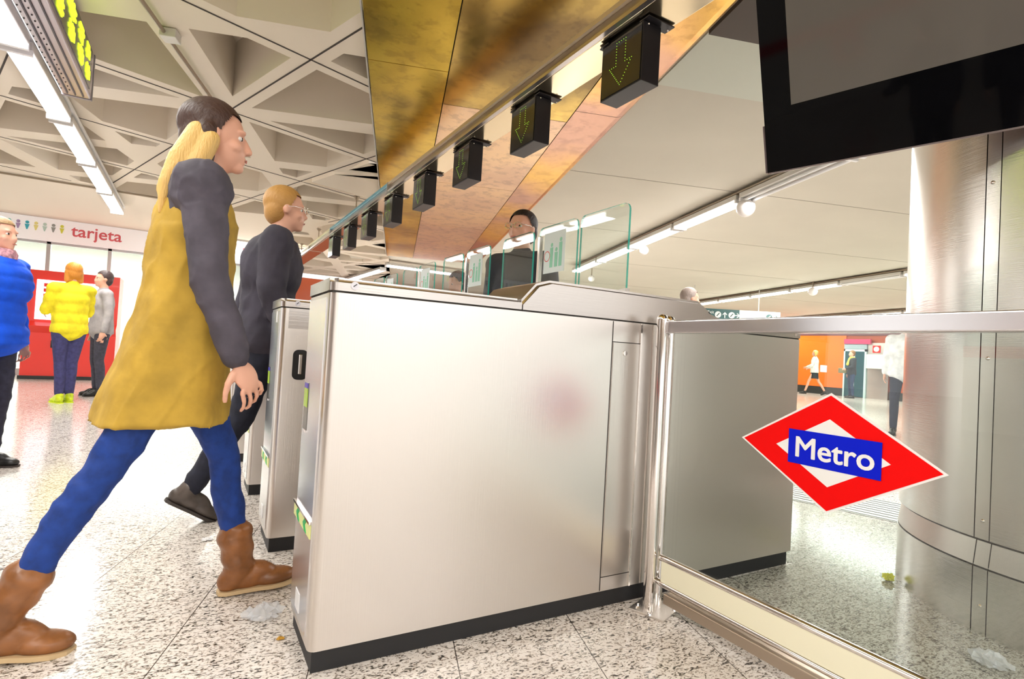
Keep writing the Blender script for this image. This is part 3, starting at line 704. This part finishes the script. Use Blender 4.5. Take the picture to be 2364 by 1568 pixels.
# ================================================================ guide sign in the distance
gs = thing('guide_sign', 'long hanging guide sign, dark grey left half and white right half, over the barrier rail', 'sign', (12.6, 9.62, 2.4))
p0 = Vector((11.2, 10.4, 0))-Vector((12.6, 9.62, 0)); p1 = Vector((13.48, 9.135, 0))-Vector((12.6, 9.62, 0)); dv = (p1-p0).normalized(); Lg = (p1-p0).length; nv = Vector((dv.y, -dv.x, 0))
gm = frame(p0, dv, (0, 0, 1))                                          # z axis = dv x up, towards the viewer
obj('dark_panel', bx(0, Lg*.58, -.30, 0, -.04, .04, mtx=gm), mat('guide_dark', (.05, .12, .13), .4), gs)
obj('white_panel', bx(Lg*.58, Lg, -.30, 0, -.04, .04, mtx=gm), mat('guide_white', (.75, .80, .78), .4), gs)
def gtext(s, x, y, size, m): return text_mesh('lettering', s, size, m, gs, gm@Matrix.Translation((x, y, .041)))
gtext('Salida/Exit', .38, -.13, .11, wht); gtext('Trenes', .38, -.23, .09, wht)
gtext('Continental', Lg*.80-.25, -.13, .085, mat('guide_text', (.35, .42, .42), .5)); gtext('Radio', Lg*.80-.25, -.23, .085, mat('guide_text', (.35, .42, .42), .5))
def gicon(x, m, m2):
    bm = bmesh.new(); lathe(bm, [(.0001, .0), (.085, .0), (.085, .004), (.0001, .004)], 20); bm.transform(gm@Matrix.Translation((x, -.15, .041))); o = obj('pictogram', bm, m, gs)
    obj('pictogram_bar', bx(-.012, .012, -.055, .055, .0042, .006, mtx=gm@Matrix.Translation((x, -.15, .041))@Matrix.Rotation(R(-40), 4, 'Z')), m2, o)
def garrow(x, ang, m):
    bm = bmesh.new(); prism([(-.08, -.012), (.03, -.012), (-.01, -.055), (.015, -.06), (.075, 0), (.015, .06), (-.01, .055), (.03, .012), (-.08, .012)], 0, .004, bm=bm)
    bm.transform(gm@Matrix.Translation((x, -.15, .041))@Matrix.Rotation(ang, 4, 'Z')); obj('arrow', bm, m, gs)
gd = mat('guide_mark', (.05, .09, .09), .5)
gicon(Lg*.36, wht, gd); garrow(Lg*.43, R(90), wht); gicon(Lg*.50, wht, gd); garrow(Lg*.555, 0, wht); gicon(Lg*.885, gd, wht); garrow(Lg*.95, 0, gd)
bm = bmesh.new()
for x in (.3, Lg*.78): tube(bm, [gm@Vector((x, 0, 0)), gm@Vector((x, .6, 0))], .012, 6)
obj('hanger', bm, housing, gs)

# ================================================================ floor grating and litter
gt = thing('floor_grating', 'steel slotted floor grating set in the floor behind the red sign', 'grating', (4.0, 2.2, 0))
bm = bmesh.new(); gA = frame((0, 0, 0), (.24, -.97, 0), (.83, .56, 0).__class__((.97, .24, 0)))
obj('tray', bx(-1.6, 1.3, -.32, .30, .001, .004, mtx=gA), mat('grate_metal', (.55, .57, .56), .35, .8), gt)
bm = bmesh.new()
for i in range(9): box(bm, -1.58, 1.28, -.30+.07*i, -.292+.07*i, .004, .0055, mtx=gA)
obj('slot', bm, seam, gt)
def litter(name, label, loc, size, m, seed, flat=.35):
    random.seed(seed); bm = bmesh.new(); bmesh.ops.create_icosphere(bm, subdivisions=3, radius=1)
    for v in bm.verts:
        k = .55+.75*random.random()
        v.co = Vector((v.co.x*size[0]*k, v.co.y*size[1]*k, max(0, (v.co.z*.5+.5)*size[2]*(.3+random.random()))))
    o = obj(name, bm, m); o.location = (loc[0], loc[1], .002); return tag(o, label, 'litter')
plas = mat('thin_plastic', (.85, .87, .90), .2, alpha=.35)
litter('plastic_scrap', 'crumpled clear plastic scrap on the floor beside the nearest fare gate', (.255, 1.95), (.055, .045, .035), plas, 3)
litter('candy_wrapper', 'small yellow crumpled wrapper on the floor by the column base', (2.70, 1.255), (.022, .02, .03), mat('wrapper_yellow', (.85, .85, .05), .3), 5)
litter('plastic_bag', 'crumpled transparent plastic on the floor at the bottom right', (2.26, .75), (.05, .05, .03), plas, 8)
litter('orange_peel', 'tiny yellow-brown scrap on the floor at the corner of the nearest gate', (.285, 1.78), (.012, .008, .006), mat('scrap_brown', (.6, .33, .04), .6), 9)
litter('paper_scrap', 'small white paper scrap on the bright floor between the walker legs', (.11, 2.78), (.022, .02, .006), white, 11)

# ================================================================ people
def ell(bm, c, r, rot=None, sub=3):
    m = Matrix.Translation(Vector(c))@(rot.to_4x4() if rot else Matrix.Identity(4))@Matrix.Diagonal((*r, 1))
    bmesh.ops.create_icosphere(bm, subdivisions=sub, radius=1, matrix=m)
def cone(bm, p, q, r1, r2, fx=1.0, seg=16):
    """tapered capsule; fx squashes it across the walking direction"""
    p, q = Vector(p), Vector(q); d = q-p
    rot = d.to_track_quat('Z', 'Y').to_matrix() if d.length > 1e-6 else Matrix.Identity(3)
    res = bmesh.ops.create_cone(bm, cap_ends=True, segments=seg, radius1=r1, radius2=r2, depth=d.length, matrix=Matrix.Translation((p+q)/2)@rot.to_4x4())
    ell(bm, p, (r1, r1, r1), sub=2); ell(bm, q, (r2, r2, r2), sub=2)
def fuse(bm, vox, smooth=4, fn=None):
    me = bpy.data.meshes.new('t'); bm.to_mesh(me); bm.free(); o = bpy.data.objects.new('t', me); C.objects.link(o)
    r = o.modifiers.new('r', 'REMESH'); r.mode = 'VOXEL'; r.voxel_size = vox; r.use_smooth_shade = True
    s = o.modifiers.new('s', 'SMOOTH'); s.factor = .5; s.iterations = smooth
    dg = bpy.context.evaluated_depsgraph_get(); out = bpy.data.meshes.new_from_object(o.evaluated_get(dg))
    bpy.data.objects.remove(o); bpy.data.meshes.remove(me)
    if fn:
        for v in out.vertices: v.co = fn(v.co.copy(), v.normal.copy())
    return out
def put(name, me, m, parent):
    me.name = name; o = link(name, me, m, parent)
    for p in me.polygons: p.use_smooth = True
    return o
def hand(bm, w, d, side, palm, curl=.5, s=1.0):
    """w wrist, d pointing along the hand, palm = palm normal; five separate fingers"""
    w, d, palm = Vector(w), Vector(d).normalized(), Vector(palm); palm = (palm-d*palm.dot(d)).normalized(); a = d.cross(palm)*side
    pc = w+d*.052*s
    rot = Matrix((a, d, palm)).transposed()
    ell(bm, pc, (.040*s, .052*s, .017*s), rot)
    for i, (off, ln) in enumerate(((.036, .072), (.012, .084), (-.012, .078), (-.035, .060))):
        p = w+d*.092*s+a*off*s; dr = (d+a*off*2.2).normalized(); k = curl*(1+.12*i)
        for j, (f, r_) in enumerate(((.42, .0080), (.32, .0074), (.26, .0068))):
            ang = k*(j+.6)*.75; dj = (dr*math.cos(ang)+palm*math.sin(ang)).normalized(); q = p+dj*ln*f*s
            cone(bm, p, q, r_*s, r_*.93*s, seg=10); p = q
    p = w+d*.028*s+a*.034*s
    for j, (l_, r_) in enumerate(((.034, .0120), (.030, .0102), (.024, .0090))):
        dj = (a*(.72-.25*j)+d*(.62+.2*j)+palm*(.25+.18*j)).normalized(); q = p+dj*l_*s; cone(bm, p, q, r_*s, r_*.92*s, seg=10); p = q
HEADPARTS = 1
from mathutils import noise
def folds(amp, f=9.0):
    def fn(co, n):
        a = noise.noise(Vector((co.x*f, co.y*f, co.z*f*1.3+co.x*7)))
        b = 1-abs(noise.noise(Vector((co.x*f*.9+3, co.y*f*.9, co.z*f*.75-co.x*5))))*2
        return co+n*amp*max(-.15, a*.9+b*b*b*.55)
    return fn
def person(label, loc, rz, H, pose, vox=.010, top=None, topcol=(.1, .1, .12), legs=(.02, .04, .12), shoe=(.02, .02, .02), haircol=(.05, .03, .02), hair='short',
           skirt=None, coat=None, sleeve=None, extra=None, bareleg=False, glasses=False, tilt=0, girth=1.0, shoe_h=.0, sole=None, ribs=0, skinm=None, hands=True, detail=True, armr=.068, legr=1.0, te=.026):
    """local frame: x forward, y left, z up; joints in metres for a 1.70 m body"""
    k = H/1.70
    J = dict(pel=(0, 0, .90), chest=(0.0, 0, 1.22), neck=(-.005, 0, 1.435), head=(.015, 0, 1.585), shL=(0, .175, 1.385), shR=(0, -.175, 1.385),
             elL=(-.02, .225, 1.11), elR=(-.02, -.225, 1.11), wrL=(.03, .235, .87), wrR=(.03, -.235, .87), kL=(.02, .095, .49), kR=(.02, -.095, .49),
             aL=(-.02, .10, .085), aR=(-.02, -.10, .085), fL=0, fR=0, hdL=None, hdR=None, pmL=(0, -1, 0), pmR=(0, 1, 0), curl=.55, footyaw=0)
    J.update(pose)
    V = {n: Vector(v)*k for n, v in J.items() if isinstance(v, tuple) and n[:2] not in ('hd', 'pm')}
    g = thing('person', label, 'person', loc, rz)
    sk = skinm or skin
    th = .09*k
    # ---- body: one continuous surface
    bm = bmesh.new(); ch, pe, ne, he = V['chest'], V['pel'], V['neck'], V['head']
    tw = (ch-pe).normalized(); trot = tw.to_track_quat('Z', 'Y').to_matrix(); trot = Matrix.Rotation(math.atan2(ch.x-pe.x, ch.z-pe.z), 3, 'Y')
    def torso(bm, e, dz=0):
        ell(bm, ch+Vector((0, 0, .03*k)), ((.108*girth+e)*k, (.158*girth+e)*k, (.19+e)*k), trot)
        ell(bm, (ch+pe)/2, ((.092*girth+e)*k, (.132*girth+e)*k, (.18+e)*k), trot)
        ell(bm, pe, ((.108*girth+e)*k, (.150*girth+e)*k, (.13+e)*k), trot)
        for s in ('L', 'R'): cone(bm, ch+Vector((0, 0, .13*k)), V['sh'+s]-Vector((0, 0, .012*k)), (.075+e)*k, (.052+e)*k)
    torso(bm, 0)
    cone(bm, ne-Vector((0, 0, .05*k)), he-Vector((.012*k, 0, .05*k)), .056*k, .050*k)
    hr = Matrix.Rotation(R(tilt), 3, 'Y'); hs = k
    def hp(x, y, z): return he+hr@Vector((x*hs, y*hs, z*hs))
    ell(bm, hp(-.012, 0, .022), (.092*hs, .074*hs, .090*hs), hr); ell(bm, hp(.020, 0, -.035), (.066*hs, .056*hs, .078*hs), hr)
    if detail:
        ell(bm, hp(.062, 0, -.088), (.024*hs, .026*hs, .020*hs), hr, 2)                        # chin
        cone(bm, hp(.082, 0, .008), hp(.098, 0, -.028), .008*hs, .0115*hs, seg=10)              # nose
        for s in (-1, 1):
            ell(bm, hp(.093, s*.011, -.033), (.008*hs, .008*hs, .006*hs), hr, 1)
            ell(bm, hp(.068, s*.030, .024), (.018*hs, .024*hs, .009*hs), hr, 2)                 # brow
            ell(bm, hp(.050, s*.040, -.028), (.026*hs, .020*hs, .022*hs), hr, 2)                # cheek
            ell(bm, hp(-.010, s*.078, -.008), (.018*hs, .008*hs, .030*hs), hr, 2)               # ear
        ell(bm, hp(.082, 0, -.056), (.010*hs, .022*hs, .0055*hs), hr, 2); ell(bm, hp(.080, 0, -.068), (.010*hs, .019*hs, .006*hs), hr, 2)
    for s in ('L', 'R'):
        sg_ = 1 if s == 'L' else -1
        cone(bm, V['sh'+s], V['el'+s], .047*k, .038*k); cone(bm, V['el'+s], V['wr'+s], .038*k, .025*k)
        hd = Vector(J['hd'+s]) if J['hd'+s] else (V['wr'+s]-V['el'+s])
        if hands: hand(bm, V['wr'+s], hd, sg_*(1 if Vector(J['pm'+s]).y*sg_ < 0 else 1), J['pm'+s], J['curl'], k)
        hip = pe+Vector((0, sg_*th, -.03*k))
        lb = .89*legr; cone(bm, hip, V['k'+s], .080*lb*k, .050*lb*k); cone(bm, V['k'+s], V['k'+s].lerp(V['a'+s], .3)+Vector((-.012*k, 0, 0)), .050*lb*k, .052*lb*k); cone(bm, V['k'+s].lerp(V['a'+s], .3)+Vector((-.012*k, 0, 0)), V['a'+s], .052*lb*k, .033*k)
        fr_ = Matrix.Rotation(R(J['f'+s]), 3, 'Y'); cone(bm, V['a'+s], V['a'+s]+fr_@Vector((.10*k, 0, -.05*k)), .028*k, .018*k)
    put('body', fuse(bm, vox if vox < .0095 else vox*1.15, 3), sk, g)
    if detail:
        for s in (-1, 1):
            bm = bmesh.new(); ell(bm, hp(.0625, s*.030, .004), (.0115*hs, .0125*hs, .0095*hs), hr, 2); e_ = obj('eye', bm, eye_w, g, True)
            bm = bmesh.new(); ell(bm, hp(.0712, s*.030, .004), (.0045*hs, .0072*hs, .0072*hs), hr, 2); obj('iris', bm, eye_d, e_, True)
        bm = bmesh.new(); ell(bm, hp(.0915, 0, -.061), (.0025*hs, .020*hs, .0045*hs), hr, 2); obj('lips', bm, mat('lip', (.62, .22, .18), .4), g, True)
    # ---- hair
    bm = bmesh.new()
    ell(bm, hp(-.022, 0, .038), (.100*hs, .086*hs, .092*hs), hr); ell(bm, hp(-.055, 0, -.010), (.058*hs, .078*hs, .080*hs), hr)
    if hair == 'long':
        for yy in (-.055, -.02, .02, .055): cone(bm, hp(-.05, yy, .0), hp(-.085, yy*1.2, -.20), .038*hs, .022*hs)
    if hair == 'bob':
        for yy in (-.062, -.03, .03, .062): cone(bm, hp(-.03, yy, .0), hp(-.035, yy*1.15, -.105), .036*hs, .028*hs)
    def trimf(co, n):
        l_ = hr.inverted()@(co-he)/hs
        return co
    me = fuse(bm, max(.007, vox*.8), 2)
    b2 = bmesh.new(); b2.from_mesh(me)                                   # open the face
    inv = hr.inverted(); kill = []
    for v in b2.verts:
        l_ = inv@(v.co-he)/hs
        lim = .040 if l_.z > .062 else (.040-.55*(.062-l_.z))
        if l_.x > max(lim, -.004) and l_.z < .070: kill.append(v)
    bmesh.ops.delete(b2, geom=kill, context='VERTS'); b2.to_mesh(me); b2.free()
    hm = mat('hair', haircol, .55, bump=.5, bscale=40, stretch=(1, 5, 1)); put('hair', me, hm, g)
    if glasses:
        bm = bmesh.new()
        for s in (-1, 1):
            cpt = hp(.100, s*.032, .004); pts = [cpt+hr@Vector((0, math.cos(a)*.024*hs, math.sin(a)*.016*hs)) for a in [2*math.pi*i/14 for i in range(15)]]; tube(bm, pts, .0018*hs, 6)
            tube(bm, [hp(.098, s*.057, .008), hp(.03, s*.078, .010), hp(-.02, s*.082, .004)], .0018*hs, 6)
        tube(bm, [hp(.1, -.008, .006), hp(.103, 0, .009), hp(.1, .008, .006)], .0018*hs, 6)
        obj('eyeglasses', bm, chrome, g, True)
    # ---- legs
    if not bareleg:
        bm = bmesh.new(); ell(bm, pe, (.116*k, .158*k, .125*k), trot)
        for s in ('L', 'R'):
            hip = pe+Vector((0, (1 if s == 'L' else -1)*th, -.03*k)); mid = V['k'+s].lerp(V['a'+s], .3)+Vector((-.010*k, 0, 0)); low = V['k'+s].lerp(V['a'+s], .93 if not shoe_h else .93-shoe_h)
            cone(bm, hip, V['k'+s], .092*legr*k, .059*legr*k); cone(bm, V['k'+s], mid, .059*legr*k, .058*legr*k); cone(bm, mid, low, .058*legr*k, .048*legr*k)
        put('trousers', fuse(bm, vox*1.35, 3, folds(.007, 16) if vox < .0095 else None), mat('trouser_cloth', legs, .8, bump=.25, bscale=22, var=.25, vscale=30), g)
    if skirt:
        z1, r1, c_ = skirt; bm = bmesh.new(); prof = []
        cx = pe.x; rr = [(.105, 1.06), (.135, .96), (.155, .86), (r1, z1)]
        bm = bmesh.new(); rings = []
        for r_, z in rr: rings.append([bm.verts.new((cx+math.cos(a)*r_*.82*k, math.sin(a)*r_*1.1*k, z*k)) for a in [2*math.pi*i/36 for i in range(36)]])
        for a, b in zip(rings, rings[1:]):
            for i in range(36): bm.faces.new([a[i], a[(i+1) % 36], b[(i+1) % 36], b[i]])
        bm.faces.new(rings[-1]); bm.faces.new(rings[0]); obj('skirt', bm, mat('skirt_cloth', c_, .8, bump=.2), g, True)
    # ---- top / coat
    tmat = mat('top_cloth', topcol, .85, bump=.45, bscale=14, var=.22, vscale=9)
    bm = bmesh.new(); torso(bm, te)
    ell(bm, pe+Vector((0, 0, .05)), (.128*k, .168*k, .09*k), trot)
    cone(bm, ne-Vector((0, 0, .06*k)), ne+Vector((0, 0, .0)), .085*k, .066*k)
    ell_only = not coat; coat = coat or (.845, .142*max(1, girth*.93), .186*max(1, girth*.93), 0)
    if coat:
        z1, rx, ry, off = coat; n_ = 40; rings = []
        for z, fx_, fy_, ox in ((1.24, .125, .175, ch.x/k), (1.05, .130, .172, (ch.x+pe.x)/2/k), (.93, .142, .180, pe.x/k), ((.93+z1)/2, (.145+rx)/2, (.182+ry)/2, pe.x/k+off*.5), (z1, rx, ry, pe.x/k+off)):
            rings.append([bm.verts.new(((ox+math.cos(a)*fx_*(1+.05*math.sin(5*a)*(1 if z < .85 else .3)))*k, math.sin(a)*fy_*(1+.04*math.cos(6*a))*k, (z+(.012*math.sin(3*a) if z < .7 else 0))*k)) for a in [2*math.pi*i/n_ for i in range(n_)]])
        for a, b in zip(rings, rings[1:]):
            for i in range(n_): bm.faces.new([a[i], a[(i+1) % n_], b[(i+1) % n_], b[i]])
        bm.faces.new(rings[-1]); bm.faces.new(rings[0][::-1])
        bmesh.ops.recalc_face_normals(bm, faces=bm.faces[:])
    def arms(bm):
        for s in ('L', 'R'):
            cone(bm, V['sh'+s], V['el'+s], armr*k, armr*.80*k); cone(bm, V['el'+s], V['el'+s].lerp(V['wr'+s], .93), armr*.80*k, armr*.62*k)
    fn = folds(.011) if vox < .0095 else None
    if ribs:
        def fn(co, n, ribs=ribs): return co+Vector((n.x, n.y, 0))*(.011*abs(math.sin(co.z*math.pi/ribs))**.6-.004)*k
    if sleeve is None: arms(bm); put('jacket' if not top else top, fuse(bm, vox*1.35, 3, fn), tmat, g)
    else:
        put('coat' if not top else top, fuse(bm, vox*1.35, 3, fn), tmat, g)
        bm = bmesh.new(); arms(bm)
        for s in ('L', 'R'):
            ell(bm, V['sh'+s]+Vector((-.004, 0, .004)), (.084*k, .084*k, .080*k))
            t_ = Vector((ch.x, V['sh'+s].y*.35, V['sh'+s].z+.005)); cone(bm, V['sh'+s]+Vector((0, 0, -.012)), t_, .085*k, .088*k); cone(bm, t_, t_+Vector((.0, 0, -.11*k)), .088*k, .098*k)
        put('sleeves', fuse(bm, vox*1.35, 3, folds(.008, 15)), mat('sleeve_cloth', sleeve, .8, bump=.4, bscale=16, var=.25, vscale=12), g)
    # ---- shoes
    for s in ('L', 'R'):
        bm = bmesh.new(); A_ = V['a'+s]; Rf = Matrix.Rotation(R(J['f'+s]), 3, 'Y')
        def fp_(x, y, z): return A_+Rf@Vector((x*k, y*k, z*k))
        bot = -.085
        ell(bm, fp_(-.030, 0, -.045), (.042*k, .036*k, .042*k), Rf); ell(bm, fp_(.03, 0, -.042), (.075*k, .038*k, .045*k), Rf)
        ell(bm, fp_(.115, 0, -.055), (.075*k, .046*k, .032*k), Rf); ell(bm, fp_(.075, 0, -.028), (.06*k, .034*k, .034*k), Matrix.Rotation(R(J['f'+s]+24), 3, 'Y'))
        cone(bm, fp_(-.012, 0, -.03), fp_(-.008, 0, .01), .044*k, .044*k)
        if shoe_h:
            up = V['k'+s].lerp(A_, 1-shoe_h*1.15); cone(bm, A_, A_.lerp(up, .5), .050*k, .054*k)
            cone(bm, A_.lerp(up, .5), up, .054*k, .059*k)
        def ff(co, n, A_=A_, Rf=Rf, k=k):
            l_ = Rf.inverted()@(co-A_); l_.z = max(l_.z, -.072*k)
            w_ = .006*math.sin(l_.z/k*95+l_.x/k*30)*k if shoe_h and l_.z > .0 else 0
            return A_+Rf@l_+n*w_*.5
        so_ = put('boot' if shoe_h else 'shoe', fuse(bm, min(vox, .008), 2, ff), mat('shoe_leather', shoe, .38, bump=.25, bscale=18, var=.35, vscale=14), g)
        out = [(-.072, .0), (-.066, .024), (-.045, .036), (0, .038), (.05, .040), (.10, .049), (.14, .048), (.175, .034), (.192, .0)]
        pts = out+[(x, -y) for x, y in out[::-1][1:-1]]
        bm = bmesh.new(); lay = []
        for z, e in ((-.085, .0), (-.072, .003)): lay.append([bm.verts.new(fp_(x*(1+e), y*(1+2*e), z)) for x, y in pts])
        n_ = len(pts); bm.faces.new(lay[0]); bm.faces.new(lay[1])
        for i in range(n_): bm.faces.new([lay[0][i], lay[0][(i+1) % n_], lay[1][(i+1) % n_], lay[1][i]])
        obj('sole', bm, mat('sole', sole or (.05, .04, .035), .6), so_)
    if extra: extra(g, V, k, hp)
    return g

def blond(g, V, k, hp):
    bm = bmesh.new()
    for i_, yy in enumerate((-.062, -.035, 0, .035, .062)):
        o_ = .008*math.sin(i_*2.3)
        cone(bm, hp(-.055, yy, -.01), hp(-.098+o_, yy*1.1, -.11), .034, .036); cone(bm, hp(-.098+o_, yy*1.1, -.11), hp(-.128+o_, yy*1.35, -.20), .036, .026); cone(bm, hp(-.128+o_, yy*1.35, -.20), hp(-.140-o_, yy*1.5, -.29-o_), .026, .009)
    for yy in (-.075, .075):
        cone(bm, hp(-.02, yy, -.03), hp(-.055, yy*1.15, -.13), .030, .032); cone(bm, hp(-.055, yy*1.15, -.13), hp(-.07, yy*1.4, -.22), .032, .012)
    put('hair_length', fuse(bm, .008, 3), mat('hair_blond', (.78, .50, .16), .5, bump=.5, bscale=40, stretch=(5, 5, 1)), g)
    bm = bmesh.new(); lathe(bm, [(.060, -.05), (.082, -.03), (.088, .0), (.078, .025), (.060, .03)], 24, V['neck'])
    obj('scarf', bm, mat('scarf_cream', (.85, .72, .55), .9, bump=.5, bscale=20), g, True)
# main walker
person('person striding in mustard coat with dark sleeves, blue jeans and brown boots', (0.0, 2.07, 0), 0, 1.68,
       dict(pel=(-.035, 0, .885), chest=(-.015, 0, 1.2), neck=(.0, 0, 1.42), head=(.03, 0, 1.575), shR=(.0, -.17, 1.365), shL=(-.01, .17, 1.375),
            elR=(.03, -.21, 1.09), wrR=(.125, -.205, .84), hdR=(.42, .02, -.8), pmR=(-.5, .8, -.2), elL=(-.03, .21, 1.12), wrL=(-.01, .20, .90),
            kL=(.125, .10, .49), aL=(.195, .105, .092), kR=(-.20, -.10, .50), aR=(-.415, -.115, .10), fL=-3, fR=6, curl=.6),
       vox=.005, topcol=(.50, .315, .04), sleeve=(.085, .075, .10), legs=(.008, .045, .26), shoe=(.30, .115, .035), sole=(.62, .45, .25), shoe_h=.26, legr=.86, te=.016, armr=.066,
       haircol=(.055, .025, .018), hair='bob', coat=(.635, .19, .21, -.035), extra=blond, top='coat')
# second walker
person('person walking in dark jacket and dark trousers with short light-brown hair, behind the mustard coat', (.34, 3.18, 0), 0, 1.725,
       dict(pel=(-.02, 0, .89), head=(.055, 0, 1.58), neck=(.015, 0, 1.43), elR=(-.02, -.22, 1.12), wrR=(.08, -.22, .90), elL=(-.08, .22, 1.13), wrL=(-.12, .22, .9),
            kL=(.20, .10, .52), aL=(.33, .10, .09), kR=(-.10, -.10, .50), aR=(-.30, -.10, .15), fR=30, fL=-8), vox=.009, girth=1.16, armr=.078,
       topcol=(.045, .04, .06), legs=(.012, .014, .03), haircol=(.50, .26, .07), glasses=True, shoe=(.10, .08, .07))
# people beyond the gates
person('person with dark hair and glasses whose head shows over the glass flaps', (1.87, 3.17, 0), R(208), 1.86, {}, vox=.011, topcol=(.06, .06, .08), haircol=(.02, .012, .012), glasses=True, girth=.9)
person('person with dark hair looking down, only the head showing between far glass flaps', (2.28, 5.08, 0), R(180), 1.69, {}, vox=.012, topcol=(.08, .06, .06), haircol=(.03, .02, .03), tilt=18)
person('person with greyish brown hair, head just showing over the sloping end of the gate', (4.86, 4.42, 0), R(-25), 1.76, {}, vox=.012, topcol=(.30, .25, .25), haircol=(.36, .29, .26), hair='short')
# left background
def phone(g, V, k, hp):
    pass
person('person in bright yellow jacket, dark blue jeans and neon shoes at the red machine', (-1.30, 8.48, 0), R(120), 1.70,
       dict(elL=(.08, .22, 1.10), wrL=(.27, .16, 1.10), elR=(.08, -.22, 1.10), wrR=(.25, -.14, 1.05), curl=.8, kL=(.02, .065, .49), kR=(.02, -.06, .49), aL=(-.02, .06, .085), aR=(.02, -.055, .085)), vox=.011,
       topcol=(.95, .78, .02), legs=(.05, .05, .16), shoe=(.70, .85, .02), sole=(.75, .9, .02), haircol=(.62, .24, .03), hair='bob', ribs=.12)
person('person with short dark hair standing beyond the yellow jacket at the red machine', (-1.10, 9.4, 0), R(200), 1.72, {}, vox=.012, topcol=(.42, .40, .42), legs=(.06, .06, .09), haircol=(.05, .03, .03))
def bluex(g, V, k, hp):
    bm = bmesh.new(); lathe(bm, [(.075, -.06), (.10, -.03), (.105, .02), (.09, .05), (.07, .05)], 24, V['neck'])
    cone(bm, V['neck']+Vector((.03, -.10, -.02)), V['chest']+Vector((.10, -.16, .0)), .055, .035); obj('scarf', bm, mat('scarf_pink', (.78, .40, .48), .9, bump=.6, bscale=30, var=.5, vscale=45), g, True)
    bm = bmesh.new(); box(bm, -.10, .10, -.06, .06, -.12, .12); bmesh.ops.bevel(bm, geom=bm.edges[:], offset=.02, segments=3, affect='EDGES'); bm.transform(Matrix.Translation(V['wrR']+Vector((.02, -.02, -.22))))
    obj('handbag', bm, mat('bag_blue', (.01, .05, .35), .4), g)
person('person in glossy blue puffer jacket with pink scarf, cut off by the left edge', (-1.09, 4.6, 0), R(-25), 1.57,
       dict(elR=(.02, -.30, 1.10), wrR=(.10, -.30, .92), shR=(0, -.19, 1.385)), vox=.009, topcol=(.0, .09, .80), legs=(.03, .03, .06), haircol=(.35, .22, .1), ribs=.075, girth=1.4, hair='bob', extra=bluex)
# right background, seen through the glass
def whitebag(g, V, k, hp):
    obj('shopping_bag', bx(-.13, .13, -.10, .02, -.36, -.04, bev=.01, mtx=Matrix.Translation(V['wrL']+Vector((.0, .03, -.02)))), mat('bag_pale', (.55, .68, .85), .5), g)
person('person in loose white shirt and dark trousers, half hidden by the steel column', (9.45, 4.28, 0), R(200), 1.80, dict(kL=(-.1, .1, .5), aL=(-.25, .1, .12), kR=(.12, -.1, .5), aR=(.15, -.1, .09)), vox=.012,
       topcol=(.88, .88, .90), legs=(.012, .015, .04), haircol=(.04, .03, .03), girth=1.2, extra=whitebag)
def shoulderbag(g, V, k, hp):
    obj('handbag', bx(-.16, .06, -.07, .07, -.14, .12, bev=.02, mtx=Matrix.Translation(V['pel']+Vector((-.22, -.16, .12)))), mat('bag_white', (.75, .80, .85), .5), g)
person('person in white top and short black skirt walking left past the orange wall', (20.4, 12.28, 0), R(112), 1.68,
       dict(kL=(.18, .09, .5), aL=(.30, .09, .10), kR=(-.14, -.09, .50), aR=(-.36, -.09, .14), elL=(.06, .22, 1.12), wrL=(.24, .18, 1.05), elR=(.02, -.22, 1.12), wrR=(.20, -.2, 1.02), fR=25), vox=.013,
       topcol=(.80, .84, .80), bareleg=True, skirt=(.62, .17, (.02, .03, .04)), haircol=(.75, .42, .12), hair='bob', extra=shoulderbag)
def yscarf(g, V, k, hp):
    bm = bmesh.new(); lathe(bm, [(.07, -.05), (.095, -.02), (.09, .03), (.07, .04)], 20, V['neck']); cone(bm, V['neck']+Vector((.06, 0, -.03)), V['chest']+Vector((.15, .02, -.02)), .06, .045)
    obj('scarf', bm, mat('scarf_yellow', (.85, .75, .08), .8), g, True)
    obj('handbag', bx(-.02, .26, -.06, .06, -.12, .06, bev=.02, mtx=Matrix.Translation(V['pel']+Vector((.10, -.17, .10)))), mat('bag_olive', (.22, .20, .10), .6), g)
person('person standing in black jacket and bright yellow scarf before the far glass doors', (20.4, 10.93, 0), R(140), 1.70,
       dict(elL=(.06, .22, 1.12), wrL=(.24, .14, 1.05)), vox=.013, topcol=(.015, .02, .03), legs=(.015, .04, .11), haircol=(.22, .10, .03), extra=yscarf)
# two suited people whose reflections the black screen shows
person('person in dark suit standing behind the camera, reflected in the black screen', (-2.0, .45, 0), R(150), 1.78, dict(elR=(.12, -.24, 1.16), wrR=(.33, -.18, 1.10)), vox=.012, topcol=(.03, .03, .04), legs=(.02, .02, .03), haircol=(.03, .02, .02))
person('person in dark suit passing behind the camera, reflected at the right of the screen', (-2.15, -.25, 0), R(180), 1.84, {}, vox=.012, topcol=(.03, .03, .045), legs=(.02, .02, .03), haircol=(.04, .02, .02))
